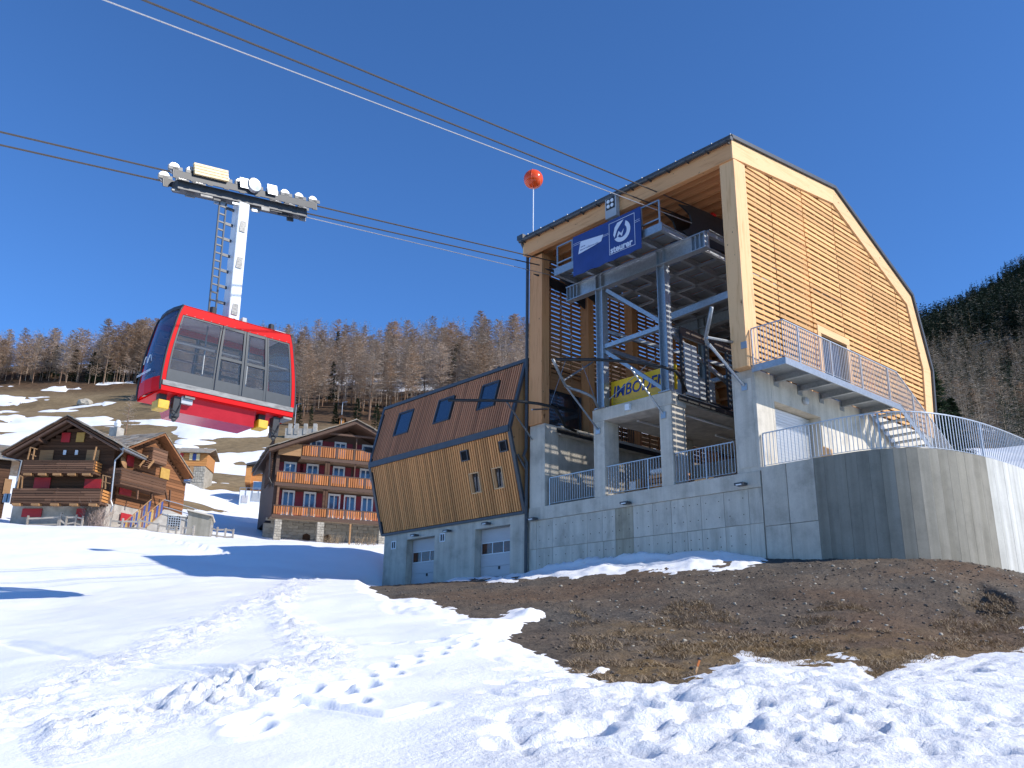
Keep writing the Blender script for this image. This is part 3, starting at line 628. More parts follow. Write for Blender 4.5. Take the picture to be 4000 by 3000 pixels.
MB().box(.70, .835, 4.20, 4.42, 10.34, 12.66).build('door_post', M['larch_z'], S); MB().box(.70, .835, 6.20, 6.42, 10.34, 12.66).build('door_post', M['larch_z'], S)
MB().box(.70, .84, 4.20, 6.42, 12.66, 12.93).build('door_header', M['larch_rim'], S)
# left wall: slats seen from inside against the sky, posts, solid boards, dark glazing
ms = MB()
for i in range(38):
    z = 10.5 + .195 * i
    if z < 12.75 and i % 2 and False: continue
    lo, hi = xin(z + .06, I); ms.box(-9.30, -9.255, max(.33, lo), hi, z, z + (.125 if z > 12.6 else .17))
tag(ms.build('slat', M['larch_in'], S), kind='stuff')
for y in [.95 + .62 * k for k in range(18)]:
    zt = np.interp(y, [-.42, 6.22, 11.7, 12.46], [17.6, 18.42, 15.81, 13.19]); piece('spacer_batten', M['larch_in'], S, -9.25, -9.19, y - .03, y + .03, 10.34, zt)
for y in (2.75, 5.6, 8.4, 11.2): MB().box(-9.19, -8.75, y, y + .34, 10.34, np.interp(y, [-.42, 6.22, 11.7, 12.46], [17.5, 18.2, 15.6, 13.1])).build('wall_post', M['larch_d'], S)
MB().box(-9.24, -9.20, .33, 12, 12.05, 12.62).build('wall_board', M['larch_in'], S)
gl = MB().box(-9.12, -9.08, .5, 2.6, 10.36, 12.0).build('glazed_door', M['pane_d'], S)
for y in (.5, 2.55): piece('door_frame', M['anth'], gl, -9.13, -9.05, y - .04, y + .04, 10.36, 12.0)
# steel gantry -------------------------------------------------------
g = MB().ibeam((-7.33, .12, 15.34), (-.66, .12, 15.34), .30, .60, .03)
g.build('gantry_beam', M['galv'], S)
for a in (-7.28, -7.10, -6.92, -6.74, -5.75, -5.48, -2.80, -2.52, -1.25, -1.07, -.89, -.71): piece('stiffener', M['galv'], S, a - .012, a + .012, -.02, .26, 15.07, 15.61)
for a in (-5.62, -2.66):
    MB().ibeam((a, .16, 10.32), (a, .16, 15.03), .30, .34, .028, (1, 0, 0)).build('gantry_column', M['galv'], S)
    piece('base_plate', M['galv'], S, a - .25, a + .25, -.06, .4, 10.321, 10.36)
for a in (-5.62, -2.66):
    MB().ibeam((a, 6.5, 10.32), (a, 6.5, 15.6), .30, .34, .028, (1, 0, 0)).build('gantry_column', M['galv_d'], S)
MB().ibeam((-7.3, 6.5, 15.4), (-.6, 6.5, 15.4), .30, .5, .03).build('gantry_beam', M['galv_d'], S)
for a in (-6.86, -5.83, -4.8, -3.77, -2.74, -1.74): MB().ibeam((a, -1.0, 15.80), (a, 10.5, 15.80), .14, .24, .018).build('deck_joist', M['galv'], S)
MB().bar((-6.93, -1.04, 15.82), (-1.67, -1.04, 15.82), .06, .30).build('edge_channel', M['galv'], S)
for k in range(16):
    y = -1.0 + k * .72; piece('deck_grating', M['galv_d'], S, -6.9, -1.7, y, y + .60, 15.93, 15.96)
for y in np.arange(.9, 10, 1.4): piece('cross_tie', M['galv'], S, -6.8, -1.75, y - .06, y + .06, 15.68, 15.76)
for a in (-.9, .1): MB().ibeam((a, .5, 15.80), (a, 10.5, 15.80), .14, .24, .018).build('deck_joist', M['galv_d'], S)
def brace(nm, m, x0, y0, x1, y1, b, w, h=None): return MB().bar(fr(x0, y0, b), fr(x1, y1, b), w, h or w).build(nm, m, S)
brace('diagonal_brace', M['galv'], 2372, 1135, 2585, 1258, .16, .14)
brace('strut', M['galv'], 2364, 1356, 2583, 1280, .16, .18, .16)
brace('diagonal_brace', M['galv'], 2364, 1371, 2597, 1522, .16, .13)
MB().bar(fr(2625, 1238, 1.6), fr(2880, 1140, 1.6), .18, .26).build('cross_beam', M['galv'], S)
MB().bar((-5.6, .3, 13.4), (-2.6, 6.3, 12.2), .12).build('diagonal_brace', M['galv'], S)
MB().bar((-2.66, .3, 12.7), (-2.66, 6.4, 12.7), .14, .16).build('strut', M['galv'], S)
MB().bar((-2.66, 6.4, 10.5), (-2.66, .4, 12.6), .12).build('diagonal_brace', M['galv'], S)
MB().bar((-5.62, .3, 12.7), (-5.62, 6.4, 12.7), .14, .16).build('strut', M['galv'], S)
MB().bar((-5.62, 6.4, 12.7), (-2.66, 6.4, 12.7), .14, .16).build('strut', M['galv'], S)
MB().bar((-5.62, 6.4, 10.5), (-2.66, 6.4, 12.6), .12).build('diagonal_brace', M['galv'], S)
# cheek plates carrying the track ropes
for a, px in ((-2.15, [(2648, 800), (2697, 808), (2848, 872), (2990, 940), (2990, 1040), (2790, 975), (2690, 930), (2660, 905), (2692, 890), (2700, 870), (2690, 840), (2672, 820)]),):
    q = [sd(x, y, a) for x, y in px]
    MB().prism(q, (.06, 0, 0)).build('cheek_plate', M['dark'], S); MB().prism([v + Vector((-.75, 0, 0)) for v in q], (.06, 0, 0)).build('cheek_plate', M['dark'], S)
q = [sd(x, y, -8.15) for x, y in [(2128, 1050), (2170, 1058), (2245, 1090), (2330, 1130), (2330, 1190), (2265, 1135), (2215, 1115), (2195, 1098), (2165, 1068)]]
MB().prism(q, (.06, 0, 0)).build('cheek_plate', M['dark'], S); MB().prism([v + Vector((-.7, 0, 0)) for v in q], (.06, 0, 0)).build('cheek_plate', M['dark'], S)
lp = sd(2787, 841, -2.1); MB().box(lp.x - .05, lp.x + .05, lp.y - .12, lp.y + .12, lp.z - .03, lp.z + .06).build('red_marker', mat('red_marker_paint', (.75, .02, .015), rough=.4), S)
# rail of the gantry walkway, beside the banner
for x0, x1 in ((2178, 2236), (2504, 2574)):
    p = [fr(x0, 960 - .45 * (x0 - 2178), -1.05), fr(x1, 960 - .45 * (x1 - 2178), -1.05)]
    for v in p: v.z = 16.85
    for zz in (16.85, 16.15): MB().bar((p[0].x, -1.05, zz), (p[1].x, -1.05, zz), .045).build('walkway_rail', M['galv'], S)
    for v in p: MB().bar((v.x, -1.05, 15.95), (v.x, -1.05, 16.85), .05).build('walkway_post', M['galv'], S)
# guide tubes that catch the arriving cabin
def tube_pts(zs, pts, plane_z=True): return [loc(hz(x, y, z)) for (x, y), z in zip(pts, zs)]
def guide(nm, pts, zs, r, m): MB().tube(tube_pts(zs, pts), r, 8).build(nm, m, S, smooth=True)
guide('guide_tube', [(1750, 1563), (1850, 1564), (1937, 1564), (2021, 1567), (2105, 1577), (2150, 1587), (2172, 1597), (2190, 1630), (2208, 1667), (2250, 1685)], [10.4, 10.4, 10.4, 10.4, 10.4, 10.4, 10.35, 10.2, 10.15, 10.12], .055, M['black'])
guide('guide_tube', [(2172, 1404), (2338, 1405), (2461, 1413), (2530, 1422), (2589, 1433), (2640, 1450), (2658, 1478), (2672, 1512), (2690, 1548), (2760, 1572), (2850, 1597)], [11.4, 11.3, 11.2, 11.1, 11.0, 10.9, 10.75, 10.6, 10.42, 10.36, 10.3], .055, M['black'])
guide('guide_tube', [(2160, 1405), (2180, 1448), (2197, 1483), (2209, 1507), (2235, 1519), (2260, 1526), (2295, 1540), (2319, 1554), (2336, 1592)], [11.2, 11.0, 10.85, 10.8, 10.75, 10.7, 10.6, 10.5, 10.35], .05, M['galv_d'])
guide('guide_tube', [(2780, 1200), (2770, 1255), (2757, 1315), (2760, 1335), (2770, 1350), (2791, 1366)], [11.8, 11.5, 11.2, 11.1, 11.0, 10.95], .06, M['galv_d'])
def strut_px(x0, y0, z0, x1, y1, b1, r=.035, m='galv'): MB().tube([loc(hz(x0, y0, z0)), fr(x1, y1, b1)], r, 6).build('guide_strut', M[m], S)
strut_px(2209, 1507, 10.8, 2336, 1678, -.02); strut_px(2205, 1484, 10.85, 2315, 1415, .1); strut_px(2462, 1435, 11.2, 2590, 1617, -.02)
strut_px(2763, 1318, 11.15, 2866, 1338, -.3, .045); strut_px(2770, 1345, 11.0, 2905, 1505, -.04, .05); strut_px(1980, 1570, 10.4, 2078, 1716, -.02); strut_px(2078, 1600, 10.4, 2140, 1597, .3)
for x, y, b in ((2336, 1684, -.02), (2592, 1622, -.02), (2908, 1512, -.02), (2906, 1348, -.37)):
    v = fr(x, y, b); piece('strut_plate', M['galv'], S, v.x - .1, v.x + .1, b - .02, b + .02, v.z - .11, v.z + .11)
# glazed screen and gates along the right edge of the middle platform
scr = MB().box(-2.52, -2.46, .75, 6.3, 12.55, 12.85).build('platform_screen', mat('brown_screen_frame', (.07, .045, .035), rough=.6), S)
for y in (.8, 2.2, 3.5, 4.9, 6.2): piece('screen_post', M['dark'], scr, -2.53, -2.45, y - .05, y + .05, 10.3, 12.6)
piece('screen_panel', M['grey'], scr, -2.51, -2.47, .95, 1.65, 10.4, 12.3)
for y in (1.7, 2.28, 3.6, 5.0): piece('screen_pane', M['pane'], scr, -2.50, -2.48, y, y + (1.2 if y > 2 else .45), 10.4, 12.5) if y > 3 else None
ct = MB().box(-4.0, -3.0, 2.2, 3.4, 10.3, 11.5).build('control_cabinet', M['grey'], S)
for k in range(24): piece('platform_baluster', M['dark'], S, -2.45, -2.43, 3.6 + k * .12, 3.62 + k * .12, 10.3, 11.35)
for k in range(18): piece('platform_baluster', M['dark'], S, -8.72, -8.70, 3.4 + k * .12, 3.42 + k * .12, 10.34, 11.3)
# tie rods
for x0, y0, b0, x1, y1, b1 in ((2158, 1110, .8, 2236, 1325, 1.2), (2238, 1325, 1.2, 2130, 1640, .3), (2275, 1425, .5, 2320, 1545, .1), (2620, 1340, .3, 2380, 1560, .1)):
    MB().tube([fr(x0, y0, b0), fr(x1, y1, b1)], .012, 5).build('tie_rod', M['galv'], S)
for a, y0, y1 in ((-4.9, 1.2, 2.6), (-3.2, 1.6, 4.6), (-4.2, 5.0, 7.0)): piece('tube_light', M['white'], S, a - .05, a + .05, y0, y1, 9.93, 9.985)
MB().lathe([(.02, 0), (.10, .02), (.10, .14), (.03, .2)], (-3.2, 5.6, 9.80), 8).build('ceiling_camera', M['white'], S)
bx = fr(2455, 1562, -.02); MB().box(bx.x - .1, bx.x + .1, -.12, -.004, 9.98, 10.2).build('junction_box', M['white'], S)
MB().box(-5.3, -5.05, 8.4, 8.46, 7.1, 9.2).build('white_door', M['white'], S)
MB().box(-4.9, -3.2, 8.0, 8.1, 7.1, 9.1).build('grey_partition', M['grey'], S)
# flood lights on the concrete
def flood(parent, a, b, z, up=False):
    q = MB().box(a - .16, a + .16, b - .34, b - .10, z - .03, z + .05).build('floodlight', M['anth'], parent)
    piece('floodlight_glass', M['white'], q, a - .10, a + .10, b - .345, b - .30, z - .034, z - .0); MB().bar((a, b - .12, z), (a, b + .01, z + .04), .05).build('floodlight_arm', M['anth'], q)
for x, y in ((2445, 1966), (2895, 1893), (2082, 2028)): v = fr(x, y, -.2); flood(S, v.x, 0, v.z)
v = sd(3140, 1568); w_ = MB().lathe([(.10, 0), (.13, .03), (.13, .12), (.06, .16)], (0, 0, 0), 12, 'X').build('wall_lamp', M['grey'], S); w_.location = (v.x, v.y, v.z)
# small light panel on the eave
v = fr(2397, 815, -.45); MB().box(v.x - .27, v.x + .27, -.62, -.43, v.z - .42, v.z + .42).build('signal_box', M['grey'], S)
piece('signal_panel', M['dark'], S, v.x - .21, v.x + .21, -.635, -.62, v.z - .08, v.z + .38)
for i in (-1, 1):
    for j in (0, 1): MB().lathe([(.075, 0), (.075, .02)], (v.x + i * .095, -.655, v.z + .05 + .2 * j), 10, 'Y').build('signal_lens', M['white'], S)
# warning ball on its mast
bl = sroot('warning_ball', -9.3, .2, 18.3); tag(bl, 'glossy orange warning ball on a thin white mast at the roof corner', 'warning ball')
MB().tube([(-9.3, .02, 18.3), (-9.3, .02, 20.95)], .022, 6).build('mast', M['white'], bl)
pr = [(.42 * math.sin(math.pi * k / 14) + .001, -.42 * math.cos(math.pi * k / 14)) for k in range(15)]
MB().lathe(pr, (-9.3, .02, 21.33), 24).build('ball', M['orange'], bl, smooth=True)
sm = MB().lathe([(.418, -.02), (.432, -.02), (.432, .02), (.418, .02)], (0, 0, 0), 24, 'X').build('seam', M['orange'], bl, smooth=True); sm.location = (-9.3, .02, 21.33); sm.rotation_euler = (0, 0, R(35))
M['brown_b'] = mat('dark_backing', (.055, .030, .016), rough=.8)
# ------------------------------------------------------------------ timber annex over the garage
A5 = sroot('timber_annex', -14.5, 2, 4.8)
tag(A5, 'two-tone batten-clad timber annex bulging over a concrete garage left of the station', 'annex building')
prof = [(.04, 6.985), (-.76, 10.2), (.02, 13.15), (4.2, 13.0), (4.6, 6.985)]
ends_l = [-19.36, -19.56, -19.74]; ends_r = [-9.62, -9.70, -9.60]
body = MB(); n5 = len(prof)
lv = [Vector(((ends_l + [-19.7, -19.3])[i], y, z)) for i, (y, z) in enumerate(prof)]; rv = [Vector(((ends_r + [-9.6, -9.6])[i], y, z)) for i, (y, z) in enumerate(prof)]
body.add(lv + rv, [tuple(range(n5)), tuple(range(2 * n5 - 1, n5 - 1, -1))] + [(i, n5 + i, n5 + (i + 1) % n5, (i + 1) % n5) for i in range(n5)])
body.build('wall', M['ply'], A5)
for nm, (p0, p1), m, holes in (('lower', (prof[0], prof[1]), 'batten_lo', [(-12.55, -11.92, 8.03, 8.86), (-11.12, -10.5, 8.04, 8.87), (-12.86, -12.42, 9.38, 9.82), (-10.42, -9.99, 9.38, 9.82)]),
                               ('upper', (prof[1], prof[2]), 'batten_up', [(-18.22, -17.04, 11.38, 12.58), (-15.16, -14.02, 11.40, 12.58), (-12.12, -11.04, 11.42, 12.60)])):
    dy, dz = p1[0] - p0[0], p1[1] - p0[1]; L = math.hypot(dy, dz); ang = -math.asin(dy / L); ny, nz = -dz / L, dy / L
    el, er = ((ends_l[0], ends_l[1]), (ends_r[0], ends_r[1])) if nm == 'lower' else ((ends_l[1], ends_l[2]), (ends_r[1], ends_r[2]))
    MB().prism([(max(el) + .05, p0[0] - .012, p0[1] + .03), (min(er) - .05, p0[0] - .012, p0[1] + .03), (min(er) - .05, p1[0] - .012, p1[1] - .03), (max(el) + .05, p1[0] - .012, p1[1] - .03)], (0, .01, 0)).build('backing_board', M['brown_b'], A5)
    x = max(el) + .14; xe = min(er) - .10
    x = min(el) + .12
    while x < xe + .1:
        lo_t, hi_t = .10 / L, 1 - .12 / L
        if x < el[0] + .1 or x < el[1] + .1:     # the leaning left edge cuts the first battens short
            if el[1] < el[0]: lo_t = max(lo_t, min(.98, (el[0] + .1 - x) / (el[0] - el[1])))
        cuts = [(lo_t, hi_t)]
        for hx0, hx1, hz0, hz1 in holes:
            if hx0 - .04 < x < hx1 + .04:
                t0, t1 = (hz0 - p0[1]) / dz, (hz1 - p0[1]) / dz; nc = []
                for c0, c1 in cuts:
                    if c0 < t0: nc.append((c0, min(c1, t0)))
                    if c1 > t1: nc.append((max(c0, t1), c1))
                cuts = nc
        for c0, c1 in cuts:
            if c1 - c0 < .02: continue
            tm = (c0 + c1) / 2; yy = p0[0] + dy * tm + ny * .035; zz = p0[1] + dz * tm + nz * .035
            inst('batten', unit_box(M[m]), A5, (x, yy, zz), (ang, 0, 0), (.078, .055, (c1 - c0) * L))
        x += .141
    for k, (hx0, hx1, hz0, hz1) in enumerate(holes):
        big = nm == 'upper'; t0, t1 = (hz0 - p0[1]) / dz, (hz1 - p0[1]) / dz; tm = (t0 + t1) / 2; H_ = (t1 - t0) * L
        c = Vector(((hx0 + hx1) / 2, p0[0] + dy * tm, p0[1] + dz * tm)); W_ = hx1 - hx0; vent = not big and k > 1
        fm = M['anth'] if (big or vent) else M['larch_z']; T = .07 if big else .045
        f = inst('vent' if vent else 'window', None, A5) if False else MB()
        dp0, dp1 = -.02, (.085 if big else .075)
        for sx in (-1, 1): f.box(sx * (W_ / 2) - (T if sx > 0 else 0), sx * (W_ / 2) + (0 if sx > 0 else T), -dp1, -dp0, -H_ / 2, H_ / 2)
        for sz in (-1, 1): f.box(-W_ / 2 + T, W_ / 2 - T, -dp1, -dp0, sz * H_ / 2 - (T if sz > 0 else 0), sz * H_ / 2 + (0 if sz > 0 else T))
        fo = f.build('vent' if vent else 'window', fm, A5); fo.location = c; fo.rotation_euler = (ang, 0, 0)
        fo.matrix_parent_inverse = OFF[A5.name]
        if vent:
            for q in range(7): inst('louvre', unit_box(M['black']), fo, (0, -.02, -H_ / 2 + T + (q + .5) * (H_ - 2 * T) / 7), (R(35), 0, 0), (W_ - 2 * T, .05, .03))
            inst('backing', unit_box(M['void']), fo, (0, .004, 0), (0, 0, 0), (W_ - .01, .01, H_ - .01))
        else:
            inst('pane', unit_box(M['pane'] if big else M['pane_d']), fo, (0, -.03 if big else -.006, 0), (0, 0, 0), (W_ - 2 * T, .012, H_ - 2 * T))
            if not big:
                inst('reveal', unit_box(M['ply']), fo, (-W_ / 2 + T + .07, -.03, 0), (0, 0, 0), (.14, .05, H_ - 2 * T)); inst('mullion', unit_box(M['dark']), fo, (.05, -.03, 0), (0, R(9), 0), (.035, .03, H_ - 2 * T - .08))
def edge(i0, i1, ev, w=.16, d=.10, m='anth', nm='edge_flashing'): MB().bar(Vector((ev[0], *prof[i0])) + Vector((0, -.05, 0)), Vector((ev[1], *prof[i1])) + Vector((0, -.05, 0)), w, d, (0, 1, 0)).build(nm, M[m], A5)
edge(0, 1, (ends_l[0], ends_l[1])); edge(1, 2, (ends_l[1], ends_l[2])); edge(0, 1, (ends_r[0], ends_r[1])); edge(1, 2, (ends_r[1], ends_r[2]))
for i, h in ((0, .10), (1, .26), (2, .14)):
    MB().bar((ends_l[i], prof[i][0] - .055, prof[i][1]), (ends_r[i], prof[i][0] - .055, prof[i][1]), .12, h).build('edge_flashing', M['anth'], A5)
MB().box(-19.75, -9.5, -.05, 4.4, 13.16, 13.24).build('roof_sheet', M['anth'], A5)
MB().tube([(-11.9, .5, 13.2), (-11.9, .5, 13.55)], .07, 8).build('roof_vent', M['anth'], A5)
MB().lathe([(.10, -.25), (.14, .0), (.14, .25), (.09, .3)], (-19.85, -.75, 11.0), 10, 'Y').build('end_lamp', M['dark'], A5)
MB().tube([(-9.6, -.45, 9.2), (-9.5, -.2, 8.75), (-9.45, -.1, 8.6)], .05, 6).build('drain_pipe', M['anth'], A5)
# garage
ga = [(-19.2, -17.40), (-15.35, -12.62), (-10.48, -9.46)]
for x0, x1 in ga: MB().box(x0, x1, 0, .42, 2.6, 6.97).build('garage_wall', M['conc'], A5, bevel=.012)
for x0, x1 in ((-17.40, -15.35), (-12.62, -10.48)):
    MB().box(x0, x1, .004, .42, 6.62, 6.97).build('garage_lintel', M['conc'], A5)
    d = MB().box(x0 + .01, x1 - .01, .36, .40, 3.2, 6.62).build('garage_door', M['door_gr'], A5)
    zs = [3.6, 4.2, 4.66, 5.12, 5.60, 6.08, 6.60]
    for i in range(6):
        if i == 4:
            piece('door_panel', M['door_gr'], d, x0 + .02, x0 + .07, .325, .36, zs[i] + .006, zs[i + 1] - .006); w3 = (x1 - x0 - .14) / 3
            for j in range(3):
                xa = x0 + .07 + j * w3
                piece('door_window', M['pane'] if j == 9 else M['rust'] if 'rust' in M else M['pane_d'], d, xa + .02, xa + w3 - .02, .335, .345, zs[i] + .03, zs[i + 1] - .03)
                piece('window_bar', M['white'], d, xa + w3 - .02, xa + w3 + .02, .32, .36, zs[i] + .006, zs[i + 1] - .006)
            piece('window_bar', M['white'], d, x0 + .07, x1 - .02, .32, .36, zs[i] + .0, zs[i] + .03); piece('window_bar', M['white'], d, x0 + .07, x1 - .02, .32, .36, zs[i + 1] - .03, zs[i + 1])
        else: piece('door_panel', M['door_gr'], d, x0 + .02, x1 - .02, .325, .36, zs[i] + .006, zs[i + 1] - .006)
    piece('door_handle', M['black'], d, x0 + 1.12, x0 + 1.22, .30, .325, 4.98, 5.10)
MB().box(-19.2, -18.9, .42, 5, 2.6, 6.97).build('garage_wall', M['conc'], A5); MB().box(-19.2, -9.46, 5, 5.3, 2.6, 6.97).build('garage_wall', M['conc'], A5)
for x0, x1, z0, z1 in ((-18.58, -18.22, 6.28, 6.64), (-14.95, -14.60, 6.30, 6.66)):
    f = MB()
    f.box(x0, x0 + .04, -.03, 0, z0, z1).box(x1 - .04, x1, -.03, 0, z0, z1).box(x0 + .04, x1 - .04, -.03, 0, z0, z0 + .04).box(x0 + .04, x1 - .04, -.03, 0, z1 - .04, z1).box((x0 + x1) / 2 - .015, (x0 + x1) / 2 + .015, -.025, 0, z0 + .04, z1 - .04)
    f = f.build('air_vent', M['white'], A5); piece('vent_grille', M['dark'], f, x0 + .04, x1 - .04, -.012, -.003, z0 + .04, z1 - .04)
for x, y in ((1620, 2092), (1900, 2046), (1748, 2075)): v = fr(x, y, -.2); flood(A5, v.x, 0, v.z)

# ------------------------------------------------------------------ curved retaining wall
RW = sroot('retaining_wall', 4.0, .3, 4.3)
tag(RW, 'curved board-marked concrete retaining wall below the railing, right of the station', 'retaining wall')
def catmull(p, step):
    p = [Vector(q) for q in p]; p = [p[0] * 2 - p[1]] + p + [p[-1] * 2 - p[-2]]; out = []
    for i in range(1, len(p) - 2):
        for k in range(24):
            t = k / 24; a, b, c, d = p[i - 1:i + 3]
            out.append(0.5 * ((2 * b) + (c - a) * t + (2 * a - 5 * b + 4 * c - d) * t * t + (3 * b - a - 3 * c + d) * t ** 3))
    out.append(p[-2]); res = [out[0]]; acc = 0
    for q0, q1 in zip(out[:-1], out[1:]):
        acc += (q1 - q0).length
        if acc >= step: res.append(q1); acc = 0
    return res
cpath = [(2.56, 0), (3.3, 0), (3.9, .05), (4.53, .25), (5.06, .62), (5.44, 1.13), (5.8, 2.05), (6.03, 3.19), (6.14, 4.39), (6.18, 5.64), (6.2, 8), (6.2, 14)]
for x0, x1 in ((.83, 1.655), (1.665, 2.555)):
    for z0, z1 in ((1.8, 5.42), (5.432, 7.2)): MB().box(x0 + .005, x1 - .004, rj.uniform(-.004, .004), .3, z0, z1).build('concrete_panel', M['conc'], RW, bevel=.006)
cw = catmull(cpath, .30)
off = lambda p, q, d: Vector((-(q - p).y, (q - p).x)).normalized() * d
for i in range(len(cw) - 1):
    p, q = cw[i], cw[i + 1]; pm = cw[max(i - 1, 0)]; qn = cw[min(i + 2, len(cw) - 1)]
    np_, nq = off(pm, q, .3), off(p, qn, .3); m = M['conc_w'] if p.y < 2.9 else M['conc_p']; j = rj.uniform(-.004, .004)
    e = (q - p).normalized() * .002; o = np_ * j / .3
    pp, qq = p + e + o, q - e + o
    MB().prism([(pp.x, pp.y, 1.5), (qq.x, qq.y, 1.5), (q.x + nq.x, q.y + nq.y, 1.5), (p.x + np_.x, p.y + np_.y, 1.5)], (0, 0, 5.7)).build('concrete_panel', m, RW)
top = [(.84, .28)] + [(p.x, p.y) for p in [cw[0] + Vector((0, .28))]] + [tuple(p + off(cw[max(i - 1, 0)], cw[min(i + 1, len(cw) - 1)], .28)) for i, p in enumerate(cw)][1:] + [(.84, 14)]
MB().prism([(x, y, 6.9) for x, y in top], (0, 0, .27)).build('terrace_paving', M['conc_p'], RW)
v = hz(3310, 1700, 7.2); v = loc(v)
pl_ = sroot('timber_offcut', 2.6, 1.2, 7.17); tag(pl_, 'piece of light plywood leaning on the concrete wall under the steel platform', 'plywood board')
MB().prism([(2.2, .95, 7.18), (2.75, .75, 7.18), (2.72, .78, 7.55), (2.35, .98, 7.75)], (.02, .03, .01)).build('board', M['larch_z'], pl_)

# ------------------------------------------------------------------ railings
def railing(T, path, z0, z1, m, sp=.12, post_every=16, slope=None, r=.009, rail_w=.045, base=True):
    """path: list of (a,b) points; balusters are single pieces that share a mesh"""
    bar = M[m]; pts = [Vector((x, y, (slope(x, y) if slope else 0))) for x, y in path]
    top_mb = MB(); bot = MB()
    up0, up1 = Vector((0, 0, z1)), Vector((0, 0, z0 + .07))
    for p, q in zip(pts[:-1], pts[1:]):
        top_mb.bar(p + up0, q + up0, rail_w, .03); bot.bar(p + up1, q + up1, .03, .012)
    top_mb.build('top_rail', bar, T); bot.build('bottom_rail', bar, T)
    L = [0]
    for p, q in zip(pts[:-1], pts[1:]): L.append(L[-1] + (q - p).length)
    n = max(1, int(L[-1] / sp)); key = ('bal', m, round(z1 - z0, 3), r)
    if key not in UNIT:
        UNIT[key] = MB().box(-r, r, -r, r, z0 + .07, z1 - .015).mesh('baluster', bar); UNIT[key, 'p'] = MB().box(-.022, .022, -.022, .022, z0 - .0, z1 - .015).mesh('post', bar)
    for i in range(n + 1):
        s_ = L[-1] * i / n; k = 0
        while k < len(L) - 2 and L[k + 1] < s_: k += 1
        t = (s_ - L[k]) / max(1e-6, L[k + 1] - L[k]); p = pts[k].lerp(pts[k + 1], t); dx = pts[k + 1] - pts[k]
        post = i % post_every == 0
        inst('post' if post else 'baluster', UNIT[key, 'p'] if post else UNIT[key], T, (p.x, p.y, p.z), (0, 0, math.atan2(dx.y, dx.x)))
T1 = sroot('terrace_railing', -4.2, .1, 7.12); tag(T1, 'straight galvanised railing across the open front of the station terrace', 'railing')
railing(T1, [(-8.34, .09), (-.12, .09)], 7.12, 8.16, 'rail', .118, 20)
T2 = sroot('terrace_railing', 4.3, .5, 7.2); tag(T2, 'long galvanised railing curving along the top of the concrete retaining wall', 'railing')
cr_ = [(.90, .12), (2.56, .12)] + [tuple(p + off(cw[max(i - 1, 0)], cw[min(i + 1, len(cw) - 1)], .12)) for i, p in enumerate(cw)][1:]
railing(T2, cr_, 7.19, 8.25, 'rail', .118, 30)
T3 = sroot('access_platform', 1.45, 3.5, 10.3); tag(T3, 'galvanised steel access platform with railing and open stair on the slatted wall', 'platform')
MB().box(.88, 2.0, -.12, 7.25, 10.335, 10.36).build('deck_plate', M['galv'], T3)
MB().box(2.0, 2.05, -.17, 7.27, 10.16, 10.38).build('edge_channel', M['galv'], T3); MB().box(.86, 2.0, -.17, -.12, 10.16, 10.38).build('edge_channel', M['galv'], T3)
for y in (.35, 1.21, 2.61, 3.97, 5.34, 6.7): 
    if y > 1: MB().ibeam((.85, y, 10.235), (2.0, y, 10.235), .12, .20, .016).build('support_beam', M['galv'], T3); piece('beam_plate', M['galv'], T3, .842, .86, y - .14, y + .14, 10.0, 10.34)
def st_slope(x, y): return 0 if y <= 7.25 else -(y - 7.25) * .53
rp = [(.92, -.14), (2.03, -.14), (2.03, 7.25)] + [(2.03, 7.25 + .5 * k) for k in range(1, 12)]
railing(T3, rp, 10.36, 11.58, 'rail', .108, 18, st_slope, .009)
for x in (.95, 2.03): MB().bar((x, 7.25, 10.27), (x, 12.9, 10.27 - 5.65 * .53), .012 if x > 1 else .012, .22).build('stringer', M['galv'], T3)
for k in range(16): piece('step', M['galv'], T3, .96, 2.02, 7.34 + k * .345, 7.34 + k * .345 + .29, 10.14 - k * .183, 10.17 - k * .183)

# ------------------------------------------------------------------ banners and signs
def lettering(T, name, txt, size, m, a, b, z, shear=0, bold=0, sx=1, align='LEFT', rot=0):
    me = text_mesh(txt, size, m, shear, .002, bold, align=align)
    o = inst(name, me, T, (a, b, z), (R(90), 0, 0), (sx, 1, 1)); o.rotation_euler = (R(90), R(-rot), 0); return o
BN = sroot('blue_banner', -4.1, -1.2, 15.2); tag(BN, 'dark blue banner with white ring logo hanging on the gantry walkway', 'banner')
a0, a1, z0, z1 = -5.78, -2.47, 15.22, 16.84
nb = 22; cl = MB(); vs = []
for j in range(9):
    for i in range(nb + 1):
        x = a0 + (a1 - a0) * i / nb; z = z0 + (z1 - z0) * j / 8
        vs.append((x, -1.2 + .012 * math.sin(x * 5.1 + z * 2.0) * (1 - j / 8), z + .02 * math.sin(i * 1.3) * (j == 0) - .015 * math.sin(math.pi * i / nb) * (j == 8)))
o_ = (nb + 1) * 9; vb = [(x, y + .012, z) for x, y, z in vs]
fs = [(j * (nb + 1) + i, j * (nb + 1) + i + 1, (j + 1) * (nb + 1) + i + 1, (j + 1) * (nb + 1) + i) for j in range(8) for i in range(nb)]
cl.add(vs + vb, fs + [tuple(o_ + k for k in reversed(f)) for f in fs]); cl.build('cloth', M['sign_b'], BN)
yb = -1.218
def flat(T, name, pts, m, y=None, th=.003):
    return MB().prism([(x, yb if y is None else y, z) for x, z in pts], (0, -th, 0)).build(name, m, T)
X = lambda u: a0 + (a1 - a0) * u
Z = lambda w: z0 + (z1 - z0) * w
fx0, fx1, fz0, fz1 = X(.555), X(.92), Z(.14), Z(.91)
t_ = .018
